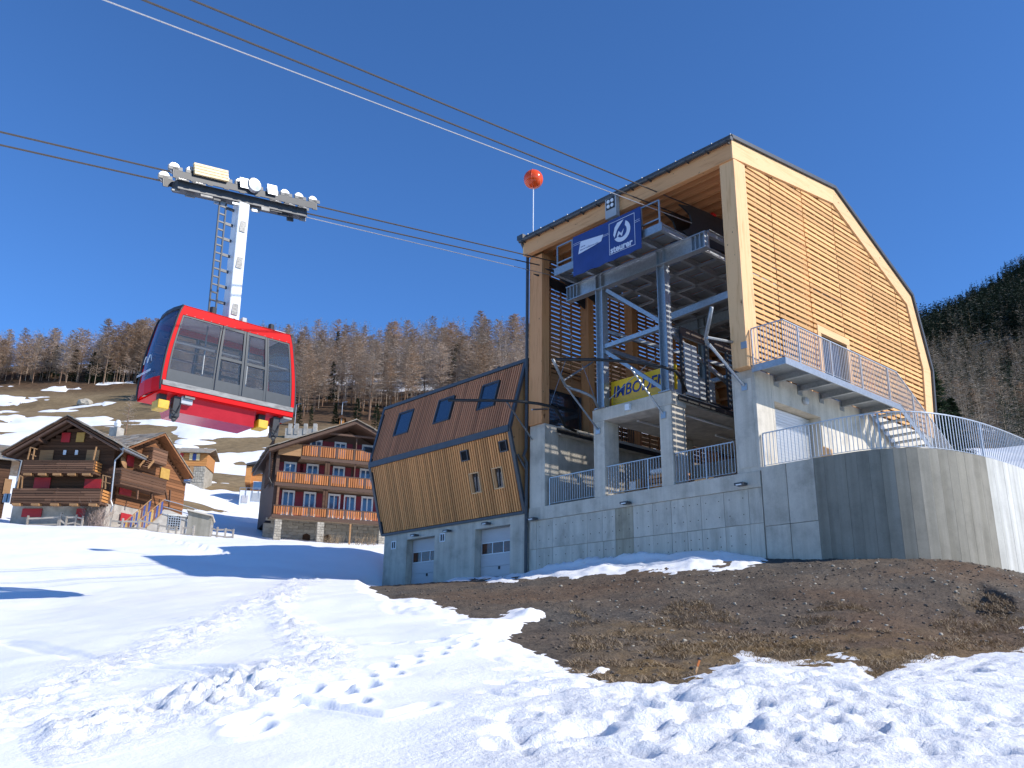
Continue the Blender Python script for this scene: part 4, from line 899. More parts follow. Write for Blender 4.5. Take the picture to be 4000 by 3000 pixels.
for q in ([(fx0, fz0), (fx1, fz0), (fx1, fz0 + t_), (fx0, fz0 + t_)], [(fx0, fz1 - t_), (fx1, fz1 - t_), (fx1, fz1), (fx0, fz1)], [(fx0, fz0), (fx0 + t_, fz0), (fx0 + t_, fz1), (fx0, fz1)], [(fx1 - t_, fz0), (fx1, fz0), (fx1, fz1), (fx1 - t_, fz1)]): flat(BN, 'emblem_frame', q, M['sign_w'])
cx, cz, ro = (fx0 + fx1) / 2 + .0, Z(.60), .40
def arc(r, t0, t1, n=16, sx=1.0): return [(cx + sx * r * math.cos(R(t0 + (t1 - t0) * i / n)), cz + r * math.sin(R(t0 + (t1 - t0) * i / n))) for i in range(n + 1)]
# ring: right-hand sweep, open at the top left, cut by a diagonal; inner field with a peak
flat(BN, 'emblem_ring', arc(ro, -150, 62, 22) + arc(.235, 50, -140, 18), M['sign_w'])
flat(BN, 'emblem_ring', [(cx - .40, cz - .02), (cx - .33, cz + .26), (cx - .20, cz + .40), (cx + .10, cz + .43), (cx - .06, cz + .28), (cx - .22, cz + .12), (cx - .34, cz - .14)], M['sign_w'])
flat(BN, 'emblem_peak', [(cx - .24, cz - .12), (cx - .15, cz + .06), (cx - .03, cz - .06), (cx + .10, cz + .07), (cx + .00, cz - .20), (cx - .10, cz - .08), (cx - .20, cz - .16)], M['sign_w'])
lettering(BN, 'banner_lettering', 'steurer', .345, M['sign_w'], fx0 + .05, yb, Z(.175), 0, .012, 1.0)
flat(BN, 'web_panel', [(X(.09), Z(.50)), (X(.125), Z(.80)), (X(.47), Z(.72)), (X(.44), Z(.58)), (X(.32), Z(.545))], M['sign_w'])
lettering(BN, 'web_lettering', 'www.', .105, M['sign_b'], X(.125), yb - .004, Z(.635), .2)
lettering(BN, 'web_lettering', 'steurer-seilbahnen.com', .098, M['sign_b'], X(.115), yb - .004, Z(.565), .2)
for w0, u0, u1 in ((.80, .01, .12), (.76, .01, .12), (.69, .47, .55), (.66, .46, .55), (.70, .925, .99), (.66, .925, .99)): flat(BN, 'banner_line', [(X(u0), Z(w0)), (X(u1), Z(w0)), (X(u1), Z(w0) + .012), (X(u0), Z(w0) + .012)], M['sign_w'])
YS = sroot('yellow_sign', -4.1, .5, 10.35); tag(YS, 'yellow banner with blue capital letters standing on the middle platform behind the columns', 'sign')
MB().box(-5.5, -2.5, .47, .50, 10.50, 11.40).build('sign_board', M['sign_y'], YS)
for z in np.linspace(10.56, 10.78, 7): piece('sign_line', M['sign_i'], YS, -5.42, -2.6, .466, .47, z, z + .007)
lettering(YS, 'sign_lettering', 'IMBODEN', .60, M['sign_i'], -5.42, .462, 10.78, .15, .012, .93)
for x in (-5.3, -2.7): piece('sign_leg', M['galv'], YS, x - .02, x + .02, .505, .54, 10.3, 11.3)
# things on the terrace
TS = sroot('timber_stack', -3.9, 1.5, 7.1); tag(TS, 'stack of orange timber beams with a white roll behind the terrace railing', 'timber stack')
for k in range(5):
    for j in range(3): piece('beam', M['larch_in'] if k % 2 else M['larch_x'], TS, -4.6, -3.2, 1.3 + j * .24, 1.5 + j * .24, 7.12 + k * .16, 7.24 + k * .16)
MB().tube([(-4.5, 1.4, 8.02), (-3.3, 1.5, 8.0)], .10, 10).build('roll', M['white'], TS)
CB = sroot('cardboard_box', -5.0, 1.2, 7.1); tag(CB, 'brown cardboard box with a white sheet on it beside the timber stack', 'box')
MB().box(-5.3, -4.72, 1.0, 1.6, 7.1, 7.75).build('carton', mat('cardboard', (.33, .22, .12), (.28, .18, .10), ns=4, rough=.8), CB); piece('paper_sheet', M['white'], CB, -5.2, -4.9, .99, .998, 7.42, 7.7)
# ------------------------------------------------------------------ ropes
AZ = R(43.5); hv = np.array([math.sin(AZ), math.cos(AZ), 0.0])
def rope_line(S_, b, E_):
    n = np.cross(ray(*S_), ray(*E_)); phi = math.atan(-(n @ hv) / n[2]); D = hv * math.cos(phi) + np.array([0, 0, math.sin(phi)]); return (on_plane(*S_, e2, b) if b > -5 else on_plane(*S_, e1, b)), D
def rope(name, S_, b, E_, r, m, label, back=2.5, fwd=75, group=None):
    Pp, D = rope_line(S_, b, E_); o = MB().tube([Vector(Pp + D * back), Vector(Pp - D * fwd)], r, 6).build(name, M[m], None)
    tag(o, label, 'cable', group); return Pp, D
M['rope'] = mat('track_rope_steel', (.10, .085, .075), (.07, .06, .052), ns=30, rough=.5, metal=.3)
M['rope_l'] = mat('haul_rope_steel', (.55, .55, .56), (.45, .45, .46), ns=30, rough=.3, metal=.6)
rope('track_cable', (2651, 785), 1, (750, 0), .024, 'rope', 'uppermost dark cable running from upper left down to the gantry beside the corner post')
rope('track_cable', (2606, 821), 1, (560, 0), .024, 'rope', 'dark cable in the middle of the three above the orange ball')
rope('haul_cable', (2687, 866), 1, (407, 0), .016, 'rope_l', 'thin bright cable passing just over the orange ball')
LP, LD = rope('track_cable', (2127, 1013), -8.15, (0, 515), .024, 'rope', 'upper dark cable carrying the red cabin', 1.2)
LP2, LD2 = rope('track_cable', (2090, 1032), -8.75, (0, 566), .024, 'rope', 'lower dark cable carrying the red cabin', 1.2)
rope('haul_cable', (2081, 1058), -8.45, (1201, 849), .014, 'rope_l', 'thin pale cable entering the station just below the two carrying the cabin', 1.2, 11)
# ------------------------------------------------------------------ the cabin
AC = R(47.0); ec1 = Vector((math.cos(AC), -math.sin(AC), 0)); ec2 = Vector((math.sin(AC), math.cos(AC), 0))
Nc = Vector(atY(720, 1191, 22.0)); CW, HL = .80, 1.60
cen = Nc - ec1 * CW + ec2 * HL
K = empty('cable_car', cen + Vector((0, 0, -2.45)), -AC); OFF[K.name] = Matrix.Translation((0, 0, 2.45))   # parts are written from the roof edge down
tag(K, 'red cable car cabin with big dark windows hanging from a white arm', 'cable car')
M['red'] = mat('red_lacquer', (.66, .008, .010), (.60, .006, .008), ns=3, rough=.4, spec=.08)
M['red_d'] = mat('red_underside', (.52, .030, .045), (.46, .024, .038), ns=3, rough=.16)
M['cab_gl'] = glass('cabin_glass', (.10, .115, .125), .22, .02)
M['cab_gl2'] = glass('cabin_end_glass', (.02, .05, .13), .62, .03)
M['cab_fr'] = mat('cabin_door_frame', (.030, .037, .042), (.024, .030, .034), ns=6, rough=.35)
M['alu'] = mat('brushed_sill', (.22, .22, .215), (.11, .11, .11), (1, .3, 1), 9, .5, .35)
M['yel'] = mat('yellow_box_paint', (.68, .42, .01), (.55, .32, .01), ns=5, rough=.45)
prof_c = [(0, 1.60), (-.23, 1.685), (-.55, 1.75), (-.90, 1.815), (-1.25, 1.87), (-1.60, 1.905), (-2.0, 1.93), (-2.25, 1.93), (-2.42, 1.915)]
def hl(z): 
    zs = [p[0] for p in prof_c][::-1]; return float(np.interp(z, zs, [p[1] for p in prof_c][::-1]))
zc = np.linspace(0, -2.42, 17)
def side_strip(mb, s, z0, z1, b0, b1, x0, x1, n=10):     # a panel on the long side between heights and fractions of the local length
    zs = np.linspace(z0, z1, n)
    vs = []
    for x in (x0, x1):
        for z in zs:
            for b in (b0, b1): vs.append((s * x, b * hl(z) if abs(b) <= 1 else (abs(b) - 2) * (1 if b > 0 else -1), z))
    m = 2 * n; fs = []
    for k in range(n - 1):
        a = 2 * k; fs += [(a, a + 1, a + 3, a + 2), (m + a, m + a + 2, m + a + 3, m + a + 1), (a, a + 2, m + a + 2, m + a), (a + 1, m + a + 1, m + a + 3, a + 3)]
    fs += [(0, m, m + 1, 1), (m - 2, m - 1, 2 * m - 1, 2 * m - 2)]
    return mb.add(vs, fs)
q = MB()
for s in (1, -1):
    side_strip(q, s, 0, -.27, -1, 1, CW - .05, CW); side_strip(q, s, -.27, -2.17, -1, -.945, CW - .05, CW); side_strip(q, s, -.27, -2.17, .945, 1, CW - .05, CW); side_strip(q, s, -2.30, -2.44, -1, 1, CW - .06, CW)
q.build('body_shell', M['red'], K)
rf = MB().box(-CW, CW, -1.60, 1.60, -.03, .0); rf.build('roof', M['red'], K)
MB().box(-CW + .04, CW - .04, -1.9, 1.9, -2.46, -2.40).build('floor', M['red'], K)
MB().box(-CW + .06, CW - .06, -1.55, 1.55, -.10, -.05).build('ceiling', M['white'], K)
# lower belly
MB().prism([(-.5, -1.30, -2.88), (.5, -1.30, -2.88), (.66, -1.40, -2.462), (-.66, -1.40, -2.462)], (0, 2.2, 0)).build('belly', M['red_d'], K)
for s in (1, -1):
    side_strip(MB(), s, -2.17, -2.30, -.985, .985, CW - .03, CW + .025, 4).build('sill', M['alu'], K)
    jn = [-.945, -.265, .147, .523, .945]
    for k in range(4):
        d = k in (1, 2); u0, u1 = jn[k] + .006, jn[k + 1] - .006
        if d:
            f = MB(); t = .035
            for (a0_, a1_) in ((u0, u0 + t), (u1 - t, u1)): side_strip(f, s, -.285, -2.16, a0_, a1_, CW - .035, CW + .018)
            for z0_, z1_ in ((-.285, -.36), (-1.17, -1.25), (-1.86, -2.16)): side_strip(f, s, z0_, z1_, u0 + t, u1 - t, CW - .035, CW + .012, 3)
            dd = f.build('door', M['cab_fr'], K)
            for z0_, z1_ in ((-.36, -1.17), (-1.25, -1.86)): side_strip(MB(), s, z0_, z1_, u0 + t, u1 - t, CW - .022, CW - .014, 5).build('door_glass', M['cab_gl'], dd)
        else:
            f = MB(); t = .022; fb = -1.84
            for (a0_, a1_) in ((u0, u0 + t), (u1 - t, u1)): side_strip(f, s, -.285, -2.16, a0_, a1_, CW - .04, CW - .004)
            side_strip(f, s, -.285, -.32, u0 + t, u1 - t, CW - .04, CW - .004, 3); side_strip(f, s, fb, -2.16, u0 + t, u1 - t, CW - .04, CW - .006, 4)
            w_ = f.build('side_window', M['cab_fr'], K); side_strip(MB(), s, -.32, fb, u0 + t, u1 - t, CW - .022, CW - .014, 8).build('pane', M['cab_gl'], w_)
    for k in range(14):
        u = -1.5 + k * 3.0 / 13; piece('rivet', M['alu'], K, s * CW - .004, s * CW + .004, u - .012, u + .012, -.262, -.245) if s > 0 else None
# curved ends
for s in (-1, 1):
    g = MB(); zs = np.linspace(-.08, -2.05, 12); vs = []
    for o in (0, -.02):
        for z in zs:
            for x, bul in ((-CW + .05, 0), (-.4, .09), (0, .12), (.4, .09), (CW - .05, 0)): vs.append((x, s * (hl(z) + bul + o - .01), z))
    m = 60; fs = [(k * 5 + i, k * 5 + i + 1, k * 5 + i + 6, k * 5 + i + 5) for k in range(11) for i in range(4)]
    g.add(vs, fs + [tuple(m + i for i in reversed(f)) for f in fs]); g.build('end_glass', M['cab_gl2'], K, smooth=True)
    for sx in (-1, 1): MB().tube([(sx * (CW - .02), s * (hl(z) + .012), z) for z in zc], .033, 6).build('edge_seal', M['dark'], K, smooth=True)
    l = MB(); vs = []; zs = np.linspace(-2.05, -2.44, 4)
    for o in (0, -.03):
        for z in zs:
            for x, bul in ((-CW + .03, 0), (-.4, .10), (0, .13), (.4, .10), (CW - .03, 0)): vs.append((x, s * (hl(z) + bul + o), z))
    m = 20; fs = [(k * 5 + i, k * 5 + i + 1, k * 5 + i + 6, k * 5 + i + 5) for k in range(3) for i in range(4)]
    l.add(vs, fs + [tuple(m + i for i in reversed(f)) for f in fs]); l.build('end_skirt', M['red'], K)
    l = MB(); vs = []
    for z in (.02, -.09):
        for x, bul in ((-CW + .03, 0), (-.4, .10), (0, .13), (.4, .10), (CW - .03, 0)): vs.append((x, s * (hl(z) + bul + .01), z))
        for x in (-CW + .03, CW - .03): vs.append((x, s * (hl(z) - .1), z))
    l.add(vs, [(0, 1, 8, 7), (1, 2, 9, 8), (2, 3, 10, 9), (3, 4, 11, 10), (0, 5, 6, 4, 3, 2, 1), (7, 8, 9, 10, 11, 13, 12), (0, 7, 12, 5), (4, 6, 13, 11), (5, 12, 13, 6)]); l.build('roof_edge', M['anth'], K)
# lettering on the uphill end (valley side)
for txt, sz, z, xo in (('STALDENRIED-GSPON', .094, -1.86, -.60), ):
    me = text_mesh(txt, sz, M['white'], 0, .002, .002); o = inst('end_lettering', me, K, (xo, -1.0 * (hl(z) + .155), z), (R(90), 0, 0))
for k in range(2):
    p = [(-.30 + .26 * k + .26 * i / 10, -(hl(-1.5) + .15), -1.55 + .20 * abs(math.sin(math.pi * i / 10))) for i in range(11)]; MB().tube(p, .012, 4).build('end_emblem', M['white'], K)
# inside: hand rails, seats, far details
for x in (-.68, .0): MB().tube([(x, -1.7, -.75), (x, 1.7, -.75)], .03, 6).build('grab_rail', M['galv'], K)
for x in (-.70, .70): MB().tube([(x, -1.8, -1.05), (x, 1.8, -1.05)], .03, 6).build('grab_rail', M['galv'], K)
MB().box(-.7, -.45, -1.7, 1.7, -1.98, -1.90).build('bench', M['red_d'], K)
for y in (-.55, .75): MB().tube([(0, y, -.1), (0, y, -2.4)], .025, 6).build('pole', M['galv'], K)
MB().lathe([(.05, 0), (.06, .02), (.06, .26), (.03, .32)], (.58, 1.22, -2.2), 8).build('fire_extinguisher', M['red'], K)
# roof equipment
for x, y, r, h in ((.62, -.72, .09, .22), (.62, 1.06, .085, .20)): MB().lathe([(r, 0), (r, h), (r * .8, h + .01)], (x, y, .0), 12).build('roof_buffer', M['dark'], K)
MB().box(.45, .6, .18, .30, 0, .20).build('roof_camera', M['grey'], K); MB().box(-.6, .55, -1.5, -.8, .0, .07).build('roof_hatch', M['galv_d'], K); MB().box(.3, .7, 1.15, 1.5, .0, .05).build('roof_hatch', M['white'], K)
# under-floor gear
for yb_, ya_ in ((-1.72, -1.40), (1.12, 1.48)):
    MB().box(.18, .62, yb_ - .15, yb_ + .15, -2.88, -2.64).build('yellow_box', M['yel'], K, bevel=.02); MB().box(.3, .5, yb_ - .1, yb_ + .1, -2.64, -2.45).build('box_bracket', M['dark'], K)
    bfr = MB().prism([(.40, ya_ - .08, -2.50), (.66, ya_ - .08, -2.50), (.62, ya_ - .08, -3.02), (.46, ya_ - .08, -3.08)], (0, .20, 0)).build('bumper_arm', M['dark'], K); MB().lathe([(.02, -.03), (.06, -.02), (.06, .02), (.02, .03)], (.54, ya_ + .02, -3.10), 10, 'X').build('bumper_wheel', M['black'], bfr)
    MB().tube([(.45, ya_ - .2, -2.6), (.66, ya_ - .15, -2.85), (.70, ya_ + .02, -2.95), (.68, ya_ + .1, -2.7)], .016, 5).build('cable_loop', M['black'], K); MB().box(.25, .78, ya_ + .15, ya_ + .42, -2.52, -2.47).build('arm_plate', M['alu'], K)
MB().box(.2, .7, -1.3, -1.0, -2.66, -2.47).build('junction_box', M['grey'], K)
# hanger
def near_pt(Pp, D, xy):
    d = ray(*xy); Am = np.stack([-D, -d], 1); s_, t_ = np.linalg.lstsq(Am, O3 - Pp, rcond=None)[0]; return Vector(Pp - s_ * D)
top_w = near_pt(LP, LD, (948, 745)); low_w = near_pt(LP2, LD2, (948, 770))
Kinv = (Matrix.Translation(cen) @ Matrix.Rotation(-AC, 4, 'Z')).inverted()
c_top = Kinv @ ((top_w + low_w) / 2)
hz_top = c_top.z - .35
hx, hy = c_top.x, c_top.y
def hp(t): return Vector((hx * t + .25 * (1 - t), hy * t - .02 * (1 - t), hz_top * t + 0.0))
h = MB(); w0, w1 = .36, .46
h.bar(hp(0), hp(1), .34, .44, (1, 0, 0)); h.build('hanger', M['white'], K, bevel=.04)  # galvanised arm, sun glint put into its white colour
ar = K.children[-1]
for t, m in ((.12, 'alu'), (.5, 'alu'), (.8, 'alu')): 
    p = hp(t); piece('hatch_plate', M[m], ar, p.x + .222, p.x + .232, p.y - .09, p.y + .09, p.z - .2, p.z + .2)
lad = MB(); 
for dy in (-.46, -.66): lad.bar(hp(0) + Vector((0, dy, 0)), hp(.96) + Vector((0, dy, 0)), .05, .04)
lad.build('ladder', M['anth'], K)
lo = K.children[-1]
for k in range(15):
    p = hp(.03 + .064 * k); piece('rung', M['anth'], lo, p.x - .02, p.x + .02, p.y - .66, p.y - .46, p.z - .02, p.z + .02); 
    if k % 2 == 0: piece('ladder_bracket', M['anth'], lo, p.x - .02, p.x + .02, p.y - .46, p.y - .2, p.z - .04, p.z + .04)
MB().lathe([(.22, 0), (.26, .03), (.26, .10), (.20, .2)], (.25, -.02, 0), 12).build('hanger_foot', M['dark'], K)
# carriage along the ropes
dirw = Vector(LD); dl = (Kinv.to_3x3() @ dirw).normalized(); sx_ = dl.cross(Vector((0, 0, 1))).normalized(); up_ = sx_.cross(dl)
wc1 = Kinv @ top_w; wc2 = Kinv @ low_w
M['chr'] = mat('polished_roller', (.62, .62, .63), (.5, .5, .51), ns=8, rough=.3, metal=.3)
cb_ = MB(); mid = (wc1 + wc2) / 2
cb_.bar(mid - dl * 2.1 - up_ * .22, mid + dl * 2.1 - up_ * .22, .34, .26, up_); CAR = cb_.build('carriage', M['anth'], K)
for off_, nm in (((wc1 - mid), 1), ((wc2 - mid), 2)):
    c = mid + off_ - dl * (off_.dot(dl))
    b2 = MB().bar(c - dl * 2.30 - up_ * .06 + sx_ * .085, c + dl * 2.30 - up_ * .06 + sx_ * .085, .03, .20, up_).build('side_beam', M['dark'], CAR)
    for k, t in enumerate((-2.25, -1.75, -1.25, -.75, -.25, .25, .78, 1.25, 1.75, 2.25)):
        if nm == 2 and k in (3, 4, 5, 6): continue
        p = c + dl * t + up_ * .12
        wme = MB().lathe([(.05, -.06), (.06, -.05), (.155, -.045), (.175, -.03), (.145, 0), (.175, .03), (.155, .045), (.06, .05), (.05, .06)], (0, 0, 0), 14, 'X').build('roller', M['chr'], CAR)
        wme.location = p; wme.rotation_euler = (0, 0, math.atan2(sx_.y, sx_.x)); wme.matrix_parent_inverse = OFF[K.name] if False else Matrix()
        wb = MB().bar(p + sx_ * .075 - up_ * .30, p + sx_ * .075 + up_ * .0, .04, .16, dl).build('roller_bracket', M['anth'], CAR)
        MB().bar(p - dl * .2 + sx_ * .085 - up_ * .02, p + dl * .2 + sx_ * .085 - up_ * .02, .02, .10, up_).build('roller_guard', M['anth'], CAR)
ba = mid + (wc1 - mid) - dl * ((wc1 - mid).dot(dl)) + sx_ * .16
for k in range(4): MB().bar(ba - dl * 1.75 + up_ * (.06 + .085 * k), ba - dl * .72 + up_ * (.06 + .085 * k), .08, .07, up_).build('timber_ballast', M['cream'], CAR)
for t in (-.35, .55): MB().bar(ba + dl * t + up_ * .10, ba + dl * (t + .32) + up_ * .10, .05, .30, up_).build('control_box', M['galv'], CAR)
hub = MB().lathe([(.05, -.10), (.20, -.08), (.24, 0), (.20, .08), (.05, .10)], (0, 0, 0), 14, 'X').build('hub', M['galv'], CAR); hub.location = ba + dl * .1 + up_ * .1; hub.rotation_euler = (0, 0, math.atan2(sx_.y, sx_.x))
for t in np.linspace(-2.0, 2.0, 13):
    p = mid + dl * (t + rj.uniform(-.08, .08)) - up_ * rj.uniform(.36, .44) + sx_ * rj.uniform(-.1, .16); MB().bar(p - dl * rj.uniform(.05, .22), p + dl * rj.uniform(.05, .22), .06, rj.uniform(.05, .12), up_).build('underslung_fitting', M[rj.choice(['galv', 'dark', 'alu'])], CAR)
# ------------------------------------------------------------------ village houses behind the snow field
class Frame:
    """a house's own axes: x along its front, y into the house, z up; sighted points are taken on planes parallel to the front"""
    def __init__(s, name, x, y, Y, az, label, cat):
        s.P = atY(x, y, Y); a = R(az); s.d = np.array([math.sin(a), math.cos(a), 0]); s.i = np.array([-math.cos(a), math.sin(a), 0])
        s.root = empty(name, (s.P[0], s.P[1], s.P[2]), math.pi / 2 - a); OFF[s.root.name] = Matrix.Translation((0, 0, -s.P[2])); tag(s.root, label, cat)
    def px(s, x, y, off=0.0):
        r_ = ray(x, y); t = (off - s.i @ (O3 - s.P)) / (s.i @ r_); q = O3 + r_ * t - s.P; return Vector((q @ s.d, q @ s.i, q[2] + s.P[2]))
    def sx(s, x, y, xo=0.0):       # on the side plane local x = xo
        r_ = ray(x, y); t = (xo - s.d @ (O3 - s.P)) / (s.d @ r_); q = O3 + r_ * t - s.P; return Vector((q @ s.d, q @ s.i, q[2] + s.P[2]))
M['log'] = wood('old_log', (.085, .040, .020), (.040, .018, .010), 'X', .35, .8, 7, .3)
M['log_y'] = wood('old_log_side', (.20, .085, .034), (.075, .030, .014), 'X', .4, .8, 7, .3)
M['plank'] = wood('weathered_plank', (.15, .078, .045), (.07, .038, .026), 'X', .45, .85, 6, .3)
M['plaster'] = mat('old_plaster', (.50, .46, .40), (.36, .33, .29), ns=2.5, rough=.9, c3=(.30, .27, .23))
M['slate'] = mat('roof_slate', (.30, .27, .225), (.17, .155, .13), ns=3, rough=.8, rand=.4, c3=(.24, .16, .09), bmp=.3)
M['shred'] = mat('red_shutter_paint', (.42, .018, .022), (.36, .015, .02), ns=3, rough=.5)
M['shyel'] = mat('ochre_shutter_paint', (.50, .30, .07), (.42, .24, .05), ns=3, rough=.55)
M['tan'] = wood('tan_board', (.36, .20, .09), (.24, .12, .05), 'X', .15)
M['orange_w'] = wood('orange_larch', (.45, .165, .05), (.30, .10, .025), 'Z', .25)
M['orange_x'] = wood('orange_larch_boards', (.52, .23, .07), (.36, .14, .035), 'X', .12)
M['brown_d'] = wood('dark_beam', (.105, .06, .04), (.06, .034, .024), 'X', .1)
M['soffit'] = mat('soffit_boards', (.42, .31, .21), (.34, .25, .17), (1, 8, 1), 4, .8)
M['stone_w'] = mat('wall_stone', (.42, .38, .31), (.28, .25, .20), ns=3, rough=.9, rand=.2, bmp=.4)
M['winglass'] = mat('reflecting_glass', (.06, .12, .22), (.05, .10, .19), ns=2, rough=.05, spec=.8)
def quad_slabs(T, ridge0, ridge1, eave0, eave1, rows, cols, m, nm='roof_slab', th=.05, r=None):
    r = r or rj; A, B, C, D = map(Vector, (ridge0, ridge1, eave0, eave1)); n = (B - A).cross(C - A).normalized(); n = n if n.z > 0 else -n
    u = (B - A).normalized(); v = (n.cross(u)).normalized(); Mx = Matrix((u, v, n)).transposed().to_euler()
    for j in range(rows):
        off_ = r.uniform(0, .5)
        for i in range(cols + 1):
            s0, s1 = max(0, (i - off_) / cols), min(1, (i + 1 - off_) / cols)
            if s1 - s0 < .25 / cols: continue
            t = (j + .5) / rows; s_ = (s0 + s1) / 2; p = (A.lerp(B, s_)).lerp(C.lerp(D, s_), t); L0 = (A.lerp(C, s_) - B.lerp(D, s_)).length
            w = ((A.lerp(C, t)) - (B.lerp(D, t))).length * (s1 - s0); h = (A - C).length / rows
            inst(nm, unit_box(m), T, p + n * (th * .5 + r.uniform(0, .025)), (Mx.x + r.uniform(-.05, .05), Mx.y + r.uniform(-.03, .03), Mx.z + r.uniform(-.03, .03)), (w * .97, h * r.uniform(1.05, 1.3), th))
def plank_wall(T, x0, x1, y0, y1, zs, m, xlim=None, nm='log', side=False):
    for z0, z1 in zip(zs[:-1], zs[1:]):
        a, b = (x0, x1) if xlim is None else xlim((z0 + z1) / 2)
        if b - a < .15: continue
        j = rj.uniform(-.02, .02); piece(nm, m, T, a, b, y0 + j, y1 + j, z0 + .008, z1 - .008) if not side else piece(nm, m, T, y0 + j, y1 + j, a, b, z0 + .008, z1 - .008)
def shutter(T, F, x0, y0, x1, y1, off, m, nm='shutter', th=.06):
    p, q = F.px(x0, y0, off), F.px(x1, y1, off); return piece(nm, m, T, min(p.x, q.x), max(p.x, q.x), off - th, off, min(p.z, q.z), max(p.z, q.z))
# ---- dark chalet with two long balconies
F = Frame('old_chalet', 50, 2050, 57, 93, 'dark timber chalet with two long plank balconies and a stone slab roof', 'chalet'); T = F.root
zb = gz(F.P[0], F.P[1]) - 1.5
ap, le, re = F.px(265, 1624, -1.1), F.px(8, 1768, -1.1), F.px(478, 1745, -1.1)
k0 = (ap.z - le.z) / (ap.x - le.x); k1 = (ap.z - re.z) / (re.x - ap.x)
x0, x1 = F.px(60, 1900).x, F.px(428, 1900).x
MB().box(x0 + .05, x1 - .02, .02, 7.5, zb, F.px(200, 1965).z).build('ground_floor', M['plaster'], T)
inner = MB(); zt = F.px(200, 1965).z
inner.prism([(x0 + .06, .12, zt), (x1 - .06, .12, zt), (x1 - .06, .12, ap.z - .35 - k1 * (x1 - ap.x)), (ap.x, .12, ap.z - .45), (x0 + .06, .12, ap.z - .35 - k0 * (ap.x - x0))], (0, 7.3, 0)); inner.build('wall', M['log'], T)
plank_wall(T, x0, x1, -.02, .12, list(np.arange(zt, ap.z - .4, .215)), M['log'], lambda z: (max(x0, ap.x - (ap.z - .4 - z) / k0), min(x1, ap.x + (ap.z - .4 - z) / k1)))
for s, e, k in ((-1, le, k0), (1, re, k1)):
    MB().prism([(ap.x, -1.15, ap.z - .16), (e.x, -1.15, e.z - .16), (e.x, -1.15, e.z - .03), (ap.x, -1.15, ap.z - .03)], (0, 8.8, 0)).build('roof', M['log'], T)
    for yy in (-1.0, -.3): MB().bar((ap.x, yy, ap.z - .32), (e.x - s * .3, yy, e.z - .32 + .3 * k), .14, .2, (0, 1, 0)).build('rafter', M['brown_d'], T)
    quad_slabs(T, (ap.x, -1.2, ap.z), (ap.x, 7.6, ap.z), (e.x + s * .08, -1.2, e.z), (e.x + s * .08, 7.6, e.z), 10, 13, M['slate'])
for yy in (-.6,): 
    for s, e in ((-1, le), (1, re)):
        c = Vector((ap.x, 0, ap.z)).lerp(Vector((e.x, 0, e.z)), .45); MB().box(c.x - .1, c.x + .1, -1.1, .1, c.z - .55, c.z - .33).build('purlin', M['brown_d'], T)
for (xa, ya, xb, yb_, yo) in ((95, 1797, 364, 1840, -1.0), (52, 1907, 390, 1958, -1.15)):
    p, q = F.px(xa, ya, yo), F.px(xb, yb_, yo); n_ = 5; h = (p.z - q.z)
    for j in range(n_):
        xs = sorted([p.x] + [rj.uniform(p.x + .4, q.x - .4) for _ in range(2)] + [q.x])
        for a, b in zip(xs[:-1], xs[1:]): piece('balcony_board', M['plank'], T, a + .01, b - .01, yo - .03 + rj.uniform(-.02, .02), yo + .02, q.z + j * h / n_ + .02, q.z + (j + 1) * h / n_ - .012)
    MB().box(p.x, q.x, yo, .0, q.z - .14, q.z - .02).build('balcony_floor', M['plank'], T)
    for j in range(4): piece('balcony_board', M['orange_x'], T, q.x - .03, q.x + .02, yo, -.05, q.z + j * h / 4 + .02, q.z + (j + 1) * h / 4 - .04)  # end boards: sunlight put into their colour, brighter than the front planks
    for x in (p.x, (p.x + q.x) / 2, q.x): MB().bar((x, yo + .05, q.z - .2), (x, yo + .05, p.z + .02), .09).build('balcony_post', M['plank'], T)
    for j in range(5): piece('joist_end', M['tan'], T, p.x + .4 + j * (q.x - p.x - .8) / 4 - .25, p.x + .4 + j * (q.x - p.x - .8) / 4 + .25, yo - .1, yo + .3, q.z - .3, q.z - .16)
for q, m in (((245, 1691, 272, 1728), 'shred'), ((303, 1690, 328, 1727), 'shyel'), ((160, 1759, 205, 1800), 'tan'), ((342, 1758, 385, 1800), 'tan'), ((138, 1866, 194, 1908), 'shred'), ((334, 1872, 392, 1908), 'shred'), ((90, 1987, 161, 2020), 'shred'), ((302, 1987, 330, 2030), 'shred')):
    c = shutter(T, F, *q, -.05, M[m])
    if q[1] > 1840 and q[1] < 1900: shutter(T, F, q[0] - 4, q[1] - 3, q[2] + 4, q[1], -.04, M['plank'], 'shutter_frame')
for x in (250, 296): shutter(T, F, x, 1759, x + 8, 1777, -.03, M['white'], 'small_window')
for (a, b, c, d, e) in ((108, 1795, 120, 1747, -1.0), (365, 1797, 377, 1745, -1.0), (128, 1795, 136, 1750, -1.0), (68, 1908, 78, 1858, -1.15), (84, 1908, 88, 1862, -1.15), (399, 1905, 403, 1855, -1.15), (411, 1910, 414, 1862, -1.15)): MB().bar(F.px(a, b, e), F.px(c, d, e), .07).build('drying_rack_post', M['tan'], T)
for (a, b, c, d, e) in ((120, 1747, 145, 1755, -1.0), (122, 1775, 140, 1782, -1.0), (78, 1858, 88, 1862, -1.15), (398, 1880, 430, 1888, -1.15), (402, 1856, 432, 1864, -1.15)): MB().bar(F.px(a, b, e), F.px(c, d, e), .06).build('drying_rack_rail', M['tan'], T)
MB().tube([re + Vector((-.05, .2, -.2)), F.px(480, 1768, -.6), F.px(450, 1798, -.3), F.px(433, 1955, -.2), F.px(440, 1975, -.2), F.px(432, 2000, -.2)], .055, 6).build('downpipe', M['galv'], T)
MB().box(re.x - .12, re.x + .12, -1.1, 7, re.z - .18, re.z - .05).build('gutter', M['galv'], T)
